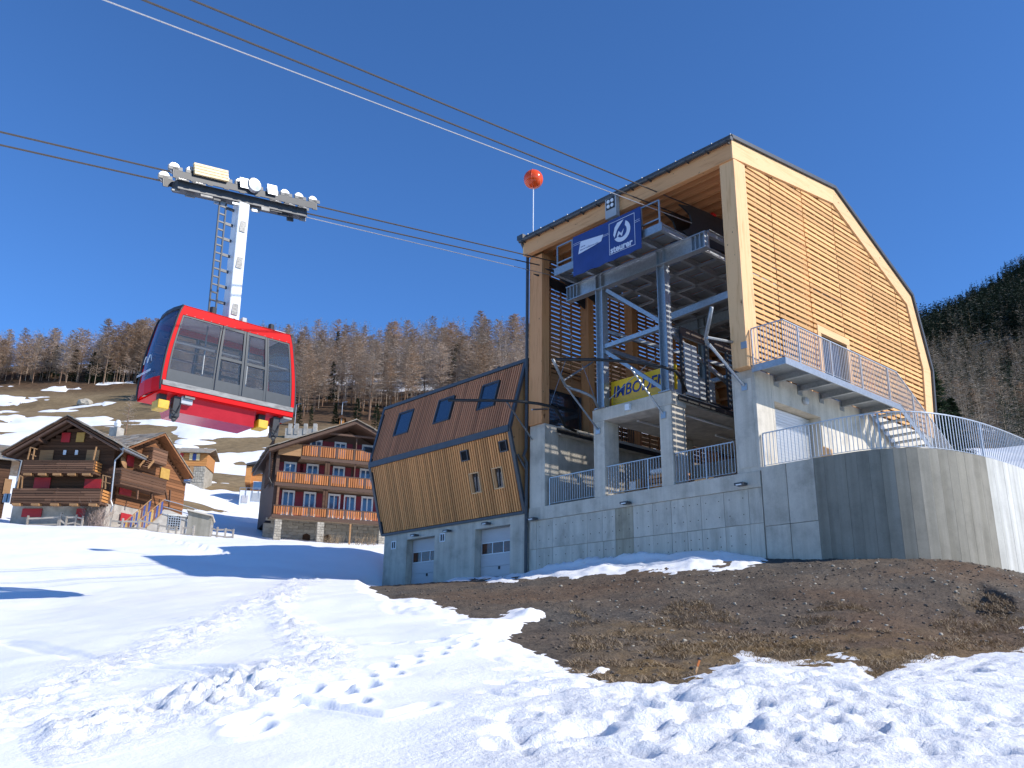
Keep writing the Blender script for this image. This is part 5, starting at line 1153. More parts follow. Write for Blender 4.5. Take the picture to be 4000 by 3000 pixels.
MB().tube([le + Vector((0, .2, -.2)), F.px(10, 1785, -.8), F.px(85, 1799, -.3), F.px(60, 1910, -.2)], .05, 6).build('downpipe', M['galv'], T)
# ---- wing with the sunlit gable
F = Frame('old_chalet', 437, 2040, 57.6, 19, 'log chalet with sunlit gable, red shutters and a satellite dish', 'chalet'); T = F.root
zb = F.P[2] - 3
fl = F.px(435, 1965).z; ap, le, re = F.px(643, 1692, -.7), F.px(487, 1752, -.7), F.px(752, 1863, -.7); wl, wr = .0, 6.6
kL = (ap.z - le.z) / (ap.x - le.x); kR = (ap.z - re.z) / (re.x - ap.x)
MB().box(wl + .03, wr, .03, 5.0, zb, fl).build('ground_floor', M['plaster'], T)
MB().prism([(wl + .06, .1, fl), (wr - .06, .1, fl), (wr - .06, .1, ap.z - .4 - kR * (wr - ap.x)), (ap.x, .1, ap.z - .4), (wl + .06, .1, ap.z - .35 - kL * (ap.x - wl))], (0, 5.0, 0)).build('wall', M['log'], T)
plank_wall(T, wl, wr, -.04, .1, list(np.arange(fl, ap.z - .3, .20)), M['log_y'], lambda z: (max(wl, ap.x - (ap.z - .35 - z) / kL), min(wr, ap.x + (ap.z - .35 - z) / kR)))
for s, e in ((-1, le), (1, re)):
    MB().prism([(ap.x, -.75, ap.z - .16), (e.x, -.75, e.z - .16), (e.x, -.75, e.z - .03), (ap.x, -.75, ap.z - .03)], (0, 6.6, 0)).build('roof', M['log_y'], T)
    quad_slabs(T, (ap.x, -.8, ap.z), (ap.x, 5.6, ap.z), (e.x + s * .08, -.8, e.z), (e.x + s * .08, 5.6, e.z), 10, 11, M['slate'])
ch = F.px(445, 1686, 5.0); MB().box(ch.x - .35, ch.x + .35, 4.4, 5.1, ch.z - 2.0, ch.z + .25).build('chimney', M['plaster'], T); MB().lathe([(.02, 0), (.2, .1), (.25, .35), (.12, .6)], (ch.x, 4.75, ch.z + .25), 10).build('chimney_cap', M['white'], T)
for q, m in (((496, 1777, 518, 1825), 'shred'), ((470, 1880, 509, 1940), 'shred'), ((628, 1825, 657, 1875), 'shyel'), ((472, 2002, 512, 2048), 'shred')): shutter(T, F, *q, -.08, M[m])
ds = F.px(487, 1806, -.55); dd = MB().lathe([(.01, -.06), (.25, -.03), (.42, .04), (.43, .06), (.26, .0), (.01, -.02)], (0, 0, 0), 18, 'Y').build('satellite_dish', M['tan'], T); dd.location = ds; dd.rotation_euler = (R(-20), 0, R(20))
MB().bar(ds, (ds.x + .3, 0, ds.z - .3), .05).build('dish_arm', M['galv'], T)
for (a, b, c, d, yo) in ((478, 1826, 650, 1880, -1.1), (600, 1745, 652, 1795, -.9)):
    p, q = F.px(a, b, yo), F.px(c, d, yo); hh = .95; z0 = min(p.z, q.z + hh) - hh
    for j in range(5): piece('balcony_board', M['plank'], T, p.x, q.x, yo - .03, yo + .02, z0 + j * .19 + .01, z0 + (j + 1) * .19 - .015); piece('balcony_board', M['plank'], T, p.x - .03, p.x + .02, yo, -.05, z0 + j * .19 + .01, z0 + (j + 1) * .19 - .015)
    MB().box(p.x, q.x, yo, -.05, z0 - .12, z0).build('balcony_floor', M['plank'], T)
st0, st1 = F.px(545, 1823, -.9), F.px(582, 1778, -.5)
stt = MB().bar(st0, st1, .07, .16).bar(st0 + Vector((.5, -.25, 0)), st1 + Vector((.5, -.25, 0)), .07, .16).build('outside_stair', M['tan'], T)
for k in range(7): t = (k + .5) / 7; p = st0.lerp(st1, t); piece('step', M['plank'], stt, p.x, p.x + .5, p.y - .25, p.y + .05, p.z - .02, p.z + .02)
for (a, b, c, d) in ((595, 1880, 590, 1965), (540, 1890, 535, 1950), (665, 1915, 660, 1990), (640, 1890, 655, 1960)): MB().bar(F.px(a, b, -.9), F.px(c, d, -.9), .10).build('porch_post', M['plank'], T)
MB().bar(F.px(640, 1700, -.3), F.px(748, 1855, -.3), .1, .18, (0, 1, 0)).build('rafter', M['brown_d'], T)
MB().tube([re + Vector((-.1, .1, -.15)), F.px(750, 1880, -.4), F.px(690, 1885, .4)], .05, 6).build('downpipe', M['galv'], T)
# ---- stair with coloured railing boards and the concrete cellar beside it
F = Frame('cellar_stair', 590, 2085, 56.5, 60, 'concrete cellar stair with railing of blue, ochre and brown boards', 'stairs'); T = F.root
p0, p1, p2 = F.px(575, 2055), F.px(640, 1990), F.px(732, 2020)
MB().prism([(p0.x, 0, p0.z - 3), (p2.x, 0, p2.z - 3), (p2.x, 0, p2.z), (p1.x + .3, 0, p1.z), (p1.x, 0, p1.z), (p0.x, 0, p0.z)], (0, 2.2, 0)).build('wall', M['plaster'], T)
MB().box(p1.x + .3, p2.x + .2, -.1, 2.2, p2.z, p2.z + .1).build('slab', M['conc_p'], T)
g0, g1 = F.px(660, 2012, -.02), F.px(700, 2070, -.02)
wn = MB().box(g0.x, g1.x, -.03, -.004, g1.z, g0.z).build('window', M['void'], T)
for i in range(6): piece('window_bar', M['galv'], wn, g0.x + (g1.x - g0.x) * i / 5 - .02, g0.x + (g1.x - g0.x) * i / 5 + .02, -.06, -.03, g1.z, g0.z)
for i in range(7): piece('window_bar', M['galv'], wn, g0.x, g1.x, -.058, -.031, g1.z + (g0.z - g1.z) * i / 6 - .02, g1.z + (g0.z - g1.z) * i / 6 + .02)
M['blue_p'] = mat('blue_board', (.045, .075, .26), rough=.6); M['red_p'] = mat('brown_red_board', (.18, .06, .035), rough=.6)
for (xa, ya, xb, yb_, yo) in ((535, 2040, 640, 1952, -.05), (480, 2045, 592, 1950, 1.6)):
    a, b = F.px(xa, ya, yo), F.px(xb, yb_, yo)
    MB().bar(a, b, .06).build('hand_rail', M['tan'], T); MB().bar(a - Vector((0, 0, .9)), b - Vector((0, 0, .9)), .05).build('hand_rail', M['tan'], T)
    for k in range(11): t = (k + .5) / 11; c = a.lerp(b, t); w = (b.x - a.x) / 11 * .42; piece('rail_board', M[['blue_p', 'shyel', 'red_p', 'blue_p', 'tan'][k % 5]], T, c.x - w, c.x + w, yo - .02, yo + .02, c.z - .88, c.z - .06)
a, b, c_ = F.px(642, 1952, -.05), F.px(690, 1965, -.05), F.px(770, 1990, -.05)
for z in (0, -.45, -.9): MB().bar(a + Vector((0, 0, z)), b + Vector((0, 0, z)), .04).bar(b + Vector((0, 0, z)), c_ + Vector((0, 0, z)), .04).build('hand_rail', M['galv'], T)
F = Frame('concrete_shed', 750, 2080, 57.5, 75, 'low dark concrete shed standing alone right of the cellar stair', 'shed'); T = F.root
a, b = F.px(735, 2010), F.px(826, 2012)
MB().prism([(a.x, 0, a.z - 3), (b.x, 0, a.z - 3), (b.x, 0, b.z - .1), (a.x, 0, a.z + .25)], (0, 3, 0)).build('wall', M['conc_w'], T); MB().bar((a.x - .1, 1.4, a.z + .3), (b.x + .1, 1.4, b.z - .05), 3.2, .1).build('roof', M['conc'], T)
# ---- neighbour at the left edge of the picture
F = Frame('dark_barn', 44, 2040, 66, 60, 'dark barn with grey roof at the left edge, half hidden by the chalet', 'barn'); T = F.root
e = F.px(46, 1800); MB().box(-8, e.x, .0, 6, F.P[2] - 3, e.z).build('wall', M['log'], T)
plank_wall(T, -8, e.x + .02, -.12, .0, list(np.arange(F.P[2] - 2, e.z - .1, .24)), M['log'])
MB().prism([(-8.5, -.8, e.z - .1), (e.x + .8, -.8, e.z - .1), (e.x + .8, 3, e.z + 1.6), (-8.5, 3, e.z + 1.6)], (0, .1, .16)).build('roof', M['slate'], T); MB().prism([(-8.5, 3, e.z + 1.6), (e.x + .8, 3, e.z + 1.6), (e.x + .8, 6.8, e.z), (-8.5, 6.8, e.z)], (0, .1, .16)).build('roof', M['slate'], T)
shutter(T, F, 20, 1870, 38, 1932, -.14, M['tan'], 'hatch'); wq = shutter(T, F, 16, 1925, 38, 1965, -.14, M['white'], 'window_frame'); shutter(T, F, 18, 1928, 27, 1962, -.21, M['winglass'], 'pane'); shutter(T, F, 29, 1928, 37, 1962, -.21, M['winglass'], 'pane')
# ---- hotel with orange balconies
F = Frame('balcony_house', 1065, 2112, 66, 68, 'four-storey brown chalet hotel with three rows of orange slatted balconies', 'hotel'); T = F.root
X1 = 13.0; wy = 1.7; zb = F.P[2] - 1.5
ap, le, re = F.px(1393, 1642, -.7), F.px(1052, 1748, -.7), None
kL = (ap.z - le.z) / (ap.x - le.x); re = Vector((ap.x + (ap.x - le.x), -.7, le.z))
rails = [(1975, 2008, 1062, 1478), (1842, 1884, 1078, 1465), (1737, 1782, 1180, 1466)]
zt = [F.px(1180, 1980).z, F.px(1180, 1848).z, F.px(1182, 1736).z]; zf = [F.px(1180, 2018).z, F.px(1180, 1893).z, F.px(1182, 1783).z]
xs = [F.px(1066, 1990).x, F.px(1078, 1860).x, F.px(1180, 1760).x]
MB().prism([(xs[1] + .2, wy, zf[0]), (X1, wy, zf[0]), (X1, wy, ap.z - .4 - kL * (X1 - ap.x)), (ap.x, wy, ap.z - .4), (xs[1] + .2, wy, ap.z - .4 - kL * (ap.x - xs[1] - .2))], (0, 8, 0)).build('wall', M['brown_d'], T)
for s, e in ((-1, le), (1, re)):
    MB().prism([(ap.x, -.75, ap.z - .30), (e.x, -.75, e.z - .30), (e.x, -.75, e.z - .06), (ap.x, -.75, ap.z - .06)], (0, 10.5, 0)).build('roof', M['brown_d'], T)
    quad_slabs(T, (ap.x, -.9, ap.z), (ap.x, 9.8, ap.z), (e.x + s * .1, -.9, e.z), (e.x + s * .1, 9.8, e.z), 9, 10, M['slate'], 'roof_slab', .06)
MB().box(ap.x - .5, ap.x + .2, 3, 3.8, ap.z - .6, ap.z + .45).build('chimney', M['stone_w'], T)
MB().box(xs[1] + .1, X1, .1, wy + .1, ap.z - 1.75, ap.z - 1.6).build('tie_beam', M['brown_d'], T) if False else MB().bar((F.px(1255, 1697).x, -.1, ap.z - 1.15), (X1 - 4, -.1, ap.z - 1.15), .14).build('tie_beam', M['brown_d'], T)
for fl in range(3):
    xa = xs[fl]
    MB().box(xa, X1, .06, wy, zf[fl] - .10, zf[fl] + .02).build('balcony_floor', M['soffit'], T); MB().box(xa - .05, X1, -.06, .06, zf[fl] - .22, zf[fl] + .04).build('edge_beam', M['brown_d'], T)
    MB().box(xa, X1, -.06, .05, zt[fl] - .06, zt[fl] + .02).build('hand_rail', M['brown_d'], T)
    x = xa + .05
    n_ = 0
    while x < min(X1, 12.3):
        if n_ % 8 == 7: piece('railing_post', M['brown_d'], T, x, x + .14, -.05, .03, zf[fl] + .05, zt[fl] - .06)
        else: piece('railing_slat', M['orange_w'], T, x, x + .115, -.05 + rj.uniform(-.005, .005), -.015, zf[fl] + .08, zt[fl] - .07)
        x += .172; n_ += 1
for x in (F.px(1268, 1860).x, F.px(1278, 1860).x): MB().box(x, x + .17, .05, .22, zf[0], zf[2] - .1).build('balcony_post', M['plank'], T)
for x in (F.px(1080, 1950).x,): MB().box(x, x + .16, .05, .2, zf[0], zf[1] - .1).build('balcony_post', M['plank'], T)
for x in (F.px(1385, 1830).x,): MB().box(x, x + .08, .05, .12, zf[1], ap.z - 1.2).build('balcony_post', M['brown_d'], T)
MB().box(F.px(1088, 1770).x, xs[2], .04, .12, zf[2] - .0, zt[2] - .0).build('side_screen', M['tan'], T)
M['shred2'] = mat('deep_red_shutter', (.24, .012, .022), (.20, .01, .018), ns=3, rough=.55)
for fl, (wz0, wz1, cs) in enumerate(((.10, 2.15, (1125, 1209, 1305, 1366, 1434)), (.62, 1.95, (1132, 1220, 1323, 1428)), (.55, 1.75, (1235, 1330, 1437)))):
    yy = (1950, 1838, 1735)[fl]
    for c in cs:
        cx = F.px(c, yy, wy).x; z0, z1 = zf[fl] + wz0, zf[fl] + wz1; w = .48
        f = MB().box(cx - w, cx + w, wy - .09, wy - .01, z1 - .1, z1 + .06).box(cx - w, cx - w + .12, wy - .08, wy - .01, z0, z1 - .1).box(cx + w - .12, cx + w, wy - .08, wy - .01, z0, z1 - .1).box(cx - .05, cx + .05, wy - .075, wy - .01, z0, z1 - .1).build('window', M['white'], T)
        for s in (-1, 1): piece('pane', M['winglass'], f, cx + s * .205 - .155, cx + s * .205 + .155, wy - .045, wy - .02, z0, z1 - .1); piece('shutter', M['shred2'], T, cx + s * (w + .27) - .24, cx + s * (w + .27) + .24, wy - .07, wy - .015, z0, z1)
zs_ = zf[0] - .32
MB().box(xs[0] - .3, X1, 2.4, 2.8, zb, zs_).build('stone_wall', M['stone_w'], T)
for r_ in range(9):
    xo = rj.uniform(0, .4)
    for i in range(15):
        a = xs[0] - .2 + i * .85 + (r_ % 2) * .4; piece('wall_stone', M['stone_w'], T, a + .012, a + .83, 2.33 + rj.uniform(-.02, .02), 2.40, zb + 1.3 + r_ * .25, zb + 1.3 + r_ * .25 + .235)
for (a, b) in ((1185, 1215), (1270, 1298)):
    u, v = F.px(a, 2060, 2.3).x, F.px(b, 2060, 2.3).x; MB().prism([(u, 2.31, zb), (v, 2.31, zb), (v, 2.31, zs_ - .75), ((u + v) / 2, 2.31, zs_ - .6), (u, 2.31, zs_ - .75)], (0, .06, 0)).build('arched_door', M['log'], T)
for a in (1072, 1240, 1482):
    u = F.px(a, 2060).x; ph = (zs_ - zb) / 17
    for k in range(17):
        m_ = .34 if k % 2 else .22
        piece('pillar_stone', M['stone_w'], T, u + rj.uniform(-.02, .02), u + m_, -.02 + rj.uniform(-.02, .02), .45, zb + k * ph + .008, zb + (k + 1) * ph - .008); piece('pillar_stone', M['stone_w'], T, u + m_ + .012, u + .5 + rj.uniform(-.02, .02), -.02 + rj.uniform(-.02, .02), .45, zb + k * ph + .008, zb + (k + 1) * ph - .008)
u = F.px(1366, 2060).x; MB().box(u, u + .12, .0, .12, zb, zs_).build('timber_prop', M['tan'], T)
for k in range(20): piece('side_louvre', M['log'], T, xs[1] - .35, xs[1] - .28, .3, 4.2, zf[1] + .2 + k * .17, zf[1] + .31 + k * .17, (0, R(-25), 0))
MB().box(xs[1] - .05, xs[1] + .2, .3, 9, zf[0], zf[2] + .6).build('wall', M['brown_d'], T)
MB().tube([le + Vector((.1, .1, -.3)), (xs[1] - .5, .2, zf[1] + .4), (xs[1] - .1, .3, zf[1] - .3)], .05, 6).build('downpipe', M['dark'], T)
# ---- modern house of orange boards over a white garage floor
F = Frame('modern_house', 968, 1968, 86, 76, 'modern orange timber house on a white rendered ground floor behind the hotel', 'house'); T = F.root
a, b, c_ = F.px(940, 1912), F.px(1070, 1915), F.px(968, 1968)
MB().box(F.px(936, 1940).x, 7.5, 0, 6, c_.z - 2, F.px(1000, 1918).z).build('ground_floor', M['white'], T)
zt_ = F.px(1000, 1918).z; xl = F.px(980, 1880, .8).x
MB().prism([(xl, .8, zt_), (7.2, .8, zt_), (7.2, .8, zt_ + 5.6), (xl, .8, F.px(980, 1815, .8).z)], (0, 5, 0)).build('wall', M['orange_x'], T)
plank_wall(T, xl, 7.2, .72, .8, list(np.arange(zt_ + 1.9, F.px(980, 1830, .8).z, .2)), M['orange_x'], None, 'board')
l0 = F.px(962, 1818, -.3); MB().prism([(l0.x, -.3, l0.z), (l0.x, -.3, l0.z + .22), (7.6, -.3, l0.z + .22 + (7.6 - l0.x) * .30), (7.6, -.3, l0.z + (7.6 - l0.x) * .30)], (0, 7, 0)).build('roof', M['anth'], T); MB().box(l0.x, xl, .0, 6, l0.z - 1.6, l0.z).build('side_screen', M['orange_x'], T)
for q, m, off_ in (((996, 1835, 1040, 1852), 'white', .72), ((990, 1880, 1050, 1915), 'white', .70), ((983, 1925, 1016, 1958), 'grey', 0), ((1020, 1930, 1035, 1966), 'grey', 0), ((945, 1935, 966, 1964), 'door_gr', 0)):
    w_ = shutter(T, F, *q, off_, M[m], 'window'); 
    if m == 'white': n_ = 3; [shutter(w_ if False else T, F, q[0] + 1.5 + (q[2] - q[0]) / n_ * i, q[1] + 2, q[0] - 1 + (q[2] - q[0]) / n_ * (i + 1), q[3] - 1.5, off_ - .062, M['winglass'], 'pane') for i in range(n_)]
MB().bar(F.px(938, 1905, -.05), F.px(1068, 1908, -.05), .05).build('terrace_rail', M['galv'], T)
for k in range(6): p = F.px(938 + k * 25, 1905, -.05); MB().bar(p, p - Vector((0, 0, 1)), .04).build('rail_post', M['galv'], T)
# ---- small barn of orange boards on a stone base
F = Frame('small_barn', 700, 1820, 98, 84, 'small orange board cottage with one blue window and yellow shutters on the slope', 'cottage'); T = F.root
a, b = F.px(700, 1768), F.px(812, 1772)
MB().box(0, b.x, 0, 4, F.px(750, 1820).z, a.z).build('wall', M['orange_x'], T); plank_wall(T, 0, b.x, -.06, 0, list(np.arange(F.px(750, 1820).z, a.z, .26)), M['orange_x'], None, 'board')
MB().box(1.4, b.x - .1, .05, 4, F.px(750, 1845).z - 2, F.px(750, 1820).z).build('stone_base', M['stone_w'], T)
for r_ in range(6):
    for i in range(6): piece('base_stone', M['stone_w'], T, 1.4 + i * (b.x - 1.5) / 6 + .01, 1.4 + (i + 1) * (b.x - 1.5) / 6 - .01, -.02 + rj.uniform(-.03, .02), .06, F.px(750, 1820).z - .3 * (r_ + 1), F.px(750, 1820).z - .3 * r_ - .02)
MB().prism([(-.5, -.6, a.z - .05), (b.x + .4, -.6, a.z - .05), (b.x + .4, 2, a.z + .9), (-.5, 2, a.z + .9)], (0, .02, .14)).build('roof', M['slate'], T); MB().prism([(-.5, 2, a.z + .9), (b.x + .4, 2, a.z + .9), (b.x + .4, 4.6, a.z), (-.5, 4.6, a.z)], (0, .02, .14)).build('roof', M['slate'], T)
shutter(T, F, 753, 1772, 768, 1798, -.08, M['blue_p'], 'window'); shutter(T, F, 742, 1770, 752, 1798, -.08, M['cream'], 'shutter'); shutter(T, F, 769, 1772, 779, 1799, -.08, M['cream'], 'shutter'); shutter(T, F, 702, 1770, 716, 1785, -.08, M['shred'], 'window'); shutter(T, F, 742, 1820, 754, 1845, -.08, M['tan'], 'door')
# ---- garden wall with pillars above the hotel roof, hut
F = Frame('garden_wall', 1140, 1690, 140, 88, 'pale rendered garden wall with pillars and rail below the forest', 'wall'); T = F.root
a, b = F.px(1115, 1672), F.px(1240, 1668); MB().box(a.x, b.x, 0, .4, a.z - 3, a.z).build('wall', M['plaster'], T)
for x in (1135, 1160, 1195, 1232): p = F.px(x, 1655); MB().box(p.x - .3, p.x + .3, -.1, .5, a.z - 1, p.z).build('pillar', M['plaster'], T)
MB().bar((a.x, .2, a.z + .7), (b.x, .2, a.z + .7), .1).build('rail', M['plank'], T)
F = Frame('garden_hut', 1325, 1655, 150, 80, 'tiny orange wooden hut under the trees above the hotel roof', 'hut'); T = F.root
p = F.px(1345, 1636); MB().box(0, p.x, 0, 2, F.P[2] - 2, p.z).build('wall', M['orange_x'], T); MB().prism([(-.3, -.3, p.z), (p.x + .3, -.3, p.z), (p.x / 2, -.3, p.z + .7)], (0, 2.8, 0)).build('roof', M['log'], T)
# ---- fences, lamp posts, boulder
def rail_fence(px_list, Y, label, nrail=2, h=.9, group=None):
    pts = [Vector(atY(x, y, Y if not isinstance(Y, (list, tuple)) else Y[i])) for i, (x, y) in enumerate(px_list)]
    t = empty('rail_fence', pts[0]); tag(t, label, 'fence', group); OFF[t.name] = Matrix.Translation(-pts[0])
    for p in pts: MB().bar((p.x, p.y, p.z - h - .6), (p.x, p.y, p.z + rj.uniform(0, .12)), .10).build('post', M['grey_w'], t)
    for p, q in zip(pts[:-1], pts[1:]):
        for k in range(nrail): dz = Vector((0, 0, -.08 - k * .42)); MB().bar(p + dz + Vector((0, 0, rj.uniform(-.06, .06))), q + dz + Vector((0, 0, rj.uniform(-.06, .06))), .06, .10).build('rail', M['grey_w'], t)
M['grey_w'] = wood('grey_fence_wood', (.40, .35, .29), (.26, .225, .18), 'X', .2)
rail_fence([(110, 2020), (232, 2018), (240, 2005), (262, 2018), (300, 2012), (325, 2020)], 56, 'weathered fence with a broken rail in front of the dark chalet')
rail_fence([(435, 2030), (480, 2032), (545, 2030), (620, 2045), (660, 2053), (690, 2056)], 54, 'grey rail fence in front of the cellar stair')
rail_fence([(712, 2055), (758, 2056)], 54, 'short stub of rail fence before the dark concrete shed', 2)
rail_fence([(825, 2058), (850, 2063), (882, 2066), (912, 2070)], 57, 'dark wavy rail fence right of the concrete shed', 2)
def lamp_post(x, y0, y1, Y, label, lantern=True):
    p = Vector(atY(x, y0, Y)); q = Vector(atY(x + .12 * (y0 - y1), y1, Y)); t = empty('street_lamp', p); tag(t, label, 'street lamp'); OFF[t.name] = Matrix.Translation(-p)
    MB().tube([p - Vector((0, 0, .6)), (p.x, p.y, q.z)], .055, 6).build('pole', M['dark'] if lantern else M['galv'], t)
    if lantern:
        MB().lathe([(.10, 0), (.19, .42), (.17, .45)], (p.x, p.y, q.z), 6).build('lantern', M['white'], t); MB().lathe([(.26, .45), (.22, .52), (.03, .72)], (p.x, p.y, q.z), 6).build('cap', M['dark'], t)
    else: MB().bar((p.x, p.y, q.z), (p.x + .9, p.y - .3, q.z + .05), .12, .08).build('lamp_head', M['galv'], t)
lamp_post(400, 2050, 1905, 57.0, 'black street lamp with white lantern between the two chalets')
lamp_post(1333, 1650, 1572, 150, 'slim grey lamp post among the conifers above the hotel', False)
lamp_post(1150, 1670, 1580, 145, 'slim grey lamp post just right of the cabin below the forest', False)
def rock(name, x, y, r, label, seed):
    p = ground_pt(x, y, 20, 400); rr = np.random.default_rng(seed); bm = bmesh.new(); bmesh.ops.create_icosphere(bm, subdivisions=3, radius=r)
    for v in bm.verts:
        c = v.co / r; n_ = float(fbm(np.array([c.x * 1.3 + seed]), np.array([c.y * 1.3 + c.z * 1.7]), 1.2, 3, seed)[0]); v.co *= 1 + .45 * n_; v.co.z *= .6
    me = bpy.data.meshes.new(name); bm.to_mesh(me); bm.free(); me.materials.append(M['stone_w']); o = inst(name, me, None, (p[0], p[1], p[2] + r * .1)); tag(o, label, 'rock')
rock('boulder', 330, 1580, 1.6, 'big grey boulder lying in the snow on the hillside above the chalets', 5)
# marker stake in the snow at the front
p = ground_pt(2702, 2650, 5, 40); t = empty('marker_stake', p); tag(t, 'leaning wooden marker stake with orange top stuck in the snow edge', 'stake'); OFF[t.name] = Matrix()
MB().bar((0, 0, -.08), (.07, .0, .13), .042, .02).build('stake', M['larch_z'], t); MB().bar((.0705, .0, .131), (.096, .0, .20), .045, .022).build('painted_top', mat('faded_orange_paint', (.75, .22, .05), rough=.6), t)
# ------------------------------------------------------------------ trees
M['twig'] = mat('larch_twigs', (.58, .48, .40), (.42, .34, .275), ns=1.5, rough=.9, rand=.22, spec=.1)
M['twig2'] = mat('larch_twigs_brown', (.58, .44, .33), (.42, .31, .225), ns=1.5, rough=.9, rand=.22, spec=.1)
M['twig3'] = mat('mountain_twigs', (.42, .355, .28), (.28, .235, .185), ns=1.5, rough=.9, spec=.1)
M['bark'] = mat('larch_bark', (.26, .165, .11), (.17, .105, .07), (1, 1, .3), 3, .95, spec=.1, rand=.2)
M['needle'] = mat('dark_needles', (.036, .055, .024), (.020, .034, .016), ns=2, rough=.8, rand=.3, spec=.15)
M['needle2'] = mat('mountain_pine_needles', (.050, .066, .042), (.030, .042, .028), ns=2, rough=.8, spec=.1)
def branch_tris(V, F, p, q, w):
    d = q - p; n = np.linalg.norm(d) + 1e-9; a = np.cross(d, [.3, .2, 1.0]); a /= np.linalg.norm(a) + 1e-9; b = np.cross(d / n, a); o = len(V)
    for t in (0, 2.09, 4.19): V.append(p + (a * math.cos(t) + b * math.sin(t)) * w)
    V.append(q); F += [(o, o + 1, o + 3), (o + 1, o + 2, o + 3), (o + 2, o, o + 3)]
def larch_mesh(seed, H=14.0, nb=120, ntw=22, m='twig', tw=.05, lo=.28):
    r = np.random.default_rng(seed); V = []; F = []; lean = r.normal(0, .015, 2)
    for i in range(nb):
        t = lo + (1 - lo) * (i + r.random()) / nb; z = H * t; c = np.array([lean[0] * z, lean[1] * z, z]); u = (t - lo) / (1 - lo)
        L = H * (.205 * (1 - u) ** .62 * min(1, .40 + 2.0 * u) + .02) * r.uniform(.65, 1.15); a = r.uniform(0, 6.283); up = r.uniform(-.05, .35) + .5 * u
        e = c + np.array([math.cos(a) * L, math.sin(a) * L, up * L * .8]); branch_tris(V, F, c, e, .035 * (1 - .5 * u))
        for k in range(ntw):
            s = r.uniform(.15, 1.0); p = c + (e - c) * s; l = r.uniform(.35, .95) * (1.1 - .45 * u); b = a + r.choice([-1, 1]) * r.uniform(.4, 1.3)
            q = p + np.array([math.cos(b) * l, math.sin(b) * l, r.uniform(-.25, .45) * l]); o = len(V); w = np.array([-math.sin(b), math.cos(b), r.uniform(-1, 1)]) * tw * .5
            V += [p - w, p + w, q]; F.append((o, o + 1, o + 2))
    crown = np_mesh('larch_crown', np.array(V), np.array(F), M[m])
    tr = MB().tube([(0, 0, -1.5), (lean[0] * H * .3, lean[1] * H * .3, H * .3), (lean[0] * H * .97, lean[1] * H * .97, H * .97)], .16, 6, .015).mesh('larch_trunk', M['bark'])
    return tr, crown
def spruce_mesh(seed, H=8.0, nb=120, ntw=16, wid=.22, m='needle', lo=.04, tw=.16):
    r = np.random.default_rng(seed); V = []; F = []
    for i in range(nb):
        t = lo + (1 - lo) * (i + r.random()) / nb; z = H * t; c = np.array([0, 0, z]); u = (t - lo) / (1 - lo)
        L = H * (wid * (1 - u) ** .85 + .012) * r.uniform(.7, 1.12); a = r.uniform(0, 6.283); e = c + np.array([math.cos(a) * L, math.sin(a) * L, r.uniform(-.30, .15) * L])
        for k in range(ntw):
            s = r.uniform(.08, 1.0); p = c + (e - c) * s + r.normal(0, .03, 3); l = r.uniform(.10, .24) * (H / 8) ** .5 * 1.5; b = a + r.uniform(-1.2, 1.2)
            q = p + np.array([math.cos(b) * l, math.sin(b) * l, r.uniform(-.5, .6) * l]); o = len(V); w = np.array([-math.sin(b), math.cos(b), r.uniform(-1, 1)]) * tw * .5 * r.uniform(.6, 1.3)
            V += [p - w, p + w, q + w * .3, q - w * .2]; F += [(o, o + 1, o + 2), (o, o + 2, o + 3)]
    crown = np_mesh('spruce_crown', np.array(V), np.array(F), M[m]); tr = MB().tube([(0, 0, -1), (0, 0, H * .95)], .05 * H / 3, 6, .02).mesh('spruce_trunk', M['bark'])
    return tr, crown
LV = [larch_mesh(200 + i, 14, 120, 22, 'twig' if i % 2 else 'twig2', .062, lo=(.22, .32, .40, .25, .36, .30)[i]) for i in range(6)]
SV = [spruce_mesh(300 + i, 8, 120, 17, (.20, .25, .15)[i]) for i in range(3)]
def plant_tree(name, pr, pos, h, H0, label, cat, group, rz=None, wide=1.0):
    e = empty(name, pos, rz if rz is not None else rj.uniform(0, 6.28)); tag(e, label, cat, group); s = h / H0
    inst('trunk', pr[0], e, (0, 0, 0), (0, 0, 0), (s * wide, s * wide, s)); inst('crown', pr[1], e, (0, 0, 0), (0, 0, 0), (s * wide, s * wide, s)); return e
rt = np.random.default_rng(77); cnt = 0; far_pts = []
def sample_forest(n, f, ymin=100, ymax=420):
    out = []; k = 0
    while len(out) < n and k < n * 6:
        k += 1; x, y = f(); p = ground_pt(x, y, ymin, ymax)
        if p is not None: out.append((p[0], p[1], gz(p[0], p[1]), x, y))
    return out
left = sample_forest(85, lambda: (lambda x: (x, 1512 - 0.035 * x - abs(rt.normal(0, 1)) * 22))(rt.uniform(-220, 700)), 120)
for p in left:
    tall = 380 < p[3] < 620
    plant_tree('larch_tree', LV[rt.integers(6)], p[:3], rt.uniform(10.5, 14.5) if not tall else rt.uniform(13, 17), 14, 'tall bare larch of the cluster just left of the red cabin, above the hillside' if tall else 'bare brown larch in the dense row along the top of the left hillside' if p[3] < 400 else 'bare larch partly behind the red cabin at the top of the hillside', 'tree', 'bare larches along the top of the left hillside', None, rt.uniform(.9, 1.25))
midf = sample_forest(190, lambda: (rt.uniform(640, 2090), 1400 + 250 * rt.random() ** 1.15), 130)
for p in midf: plant_tree('larch_tree', LV[rt.integers(6)], p[:3], rt.uniform(9, 15.5), 14, 'bare brown larch on the wooded slope just right of the cabin' if p[3] < 1250 else 'bare brown larch on the wooded slope above the hotel roof' if p[3] < 1520 else 'bare brown larch on the wooded slope behind the annex roof', 'tree', 'bare larches on the slope between the cabin and the station', None, rt.uniform(.9, 1.35))
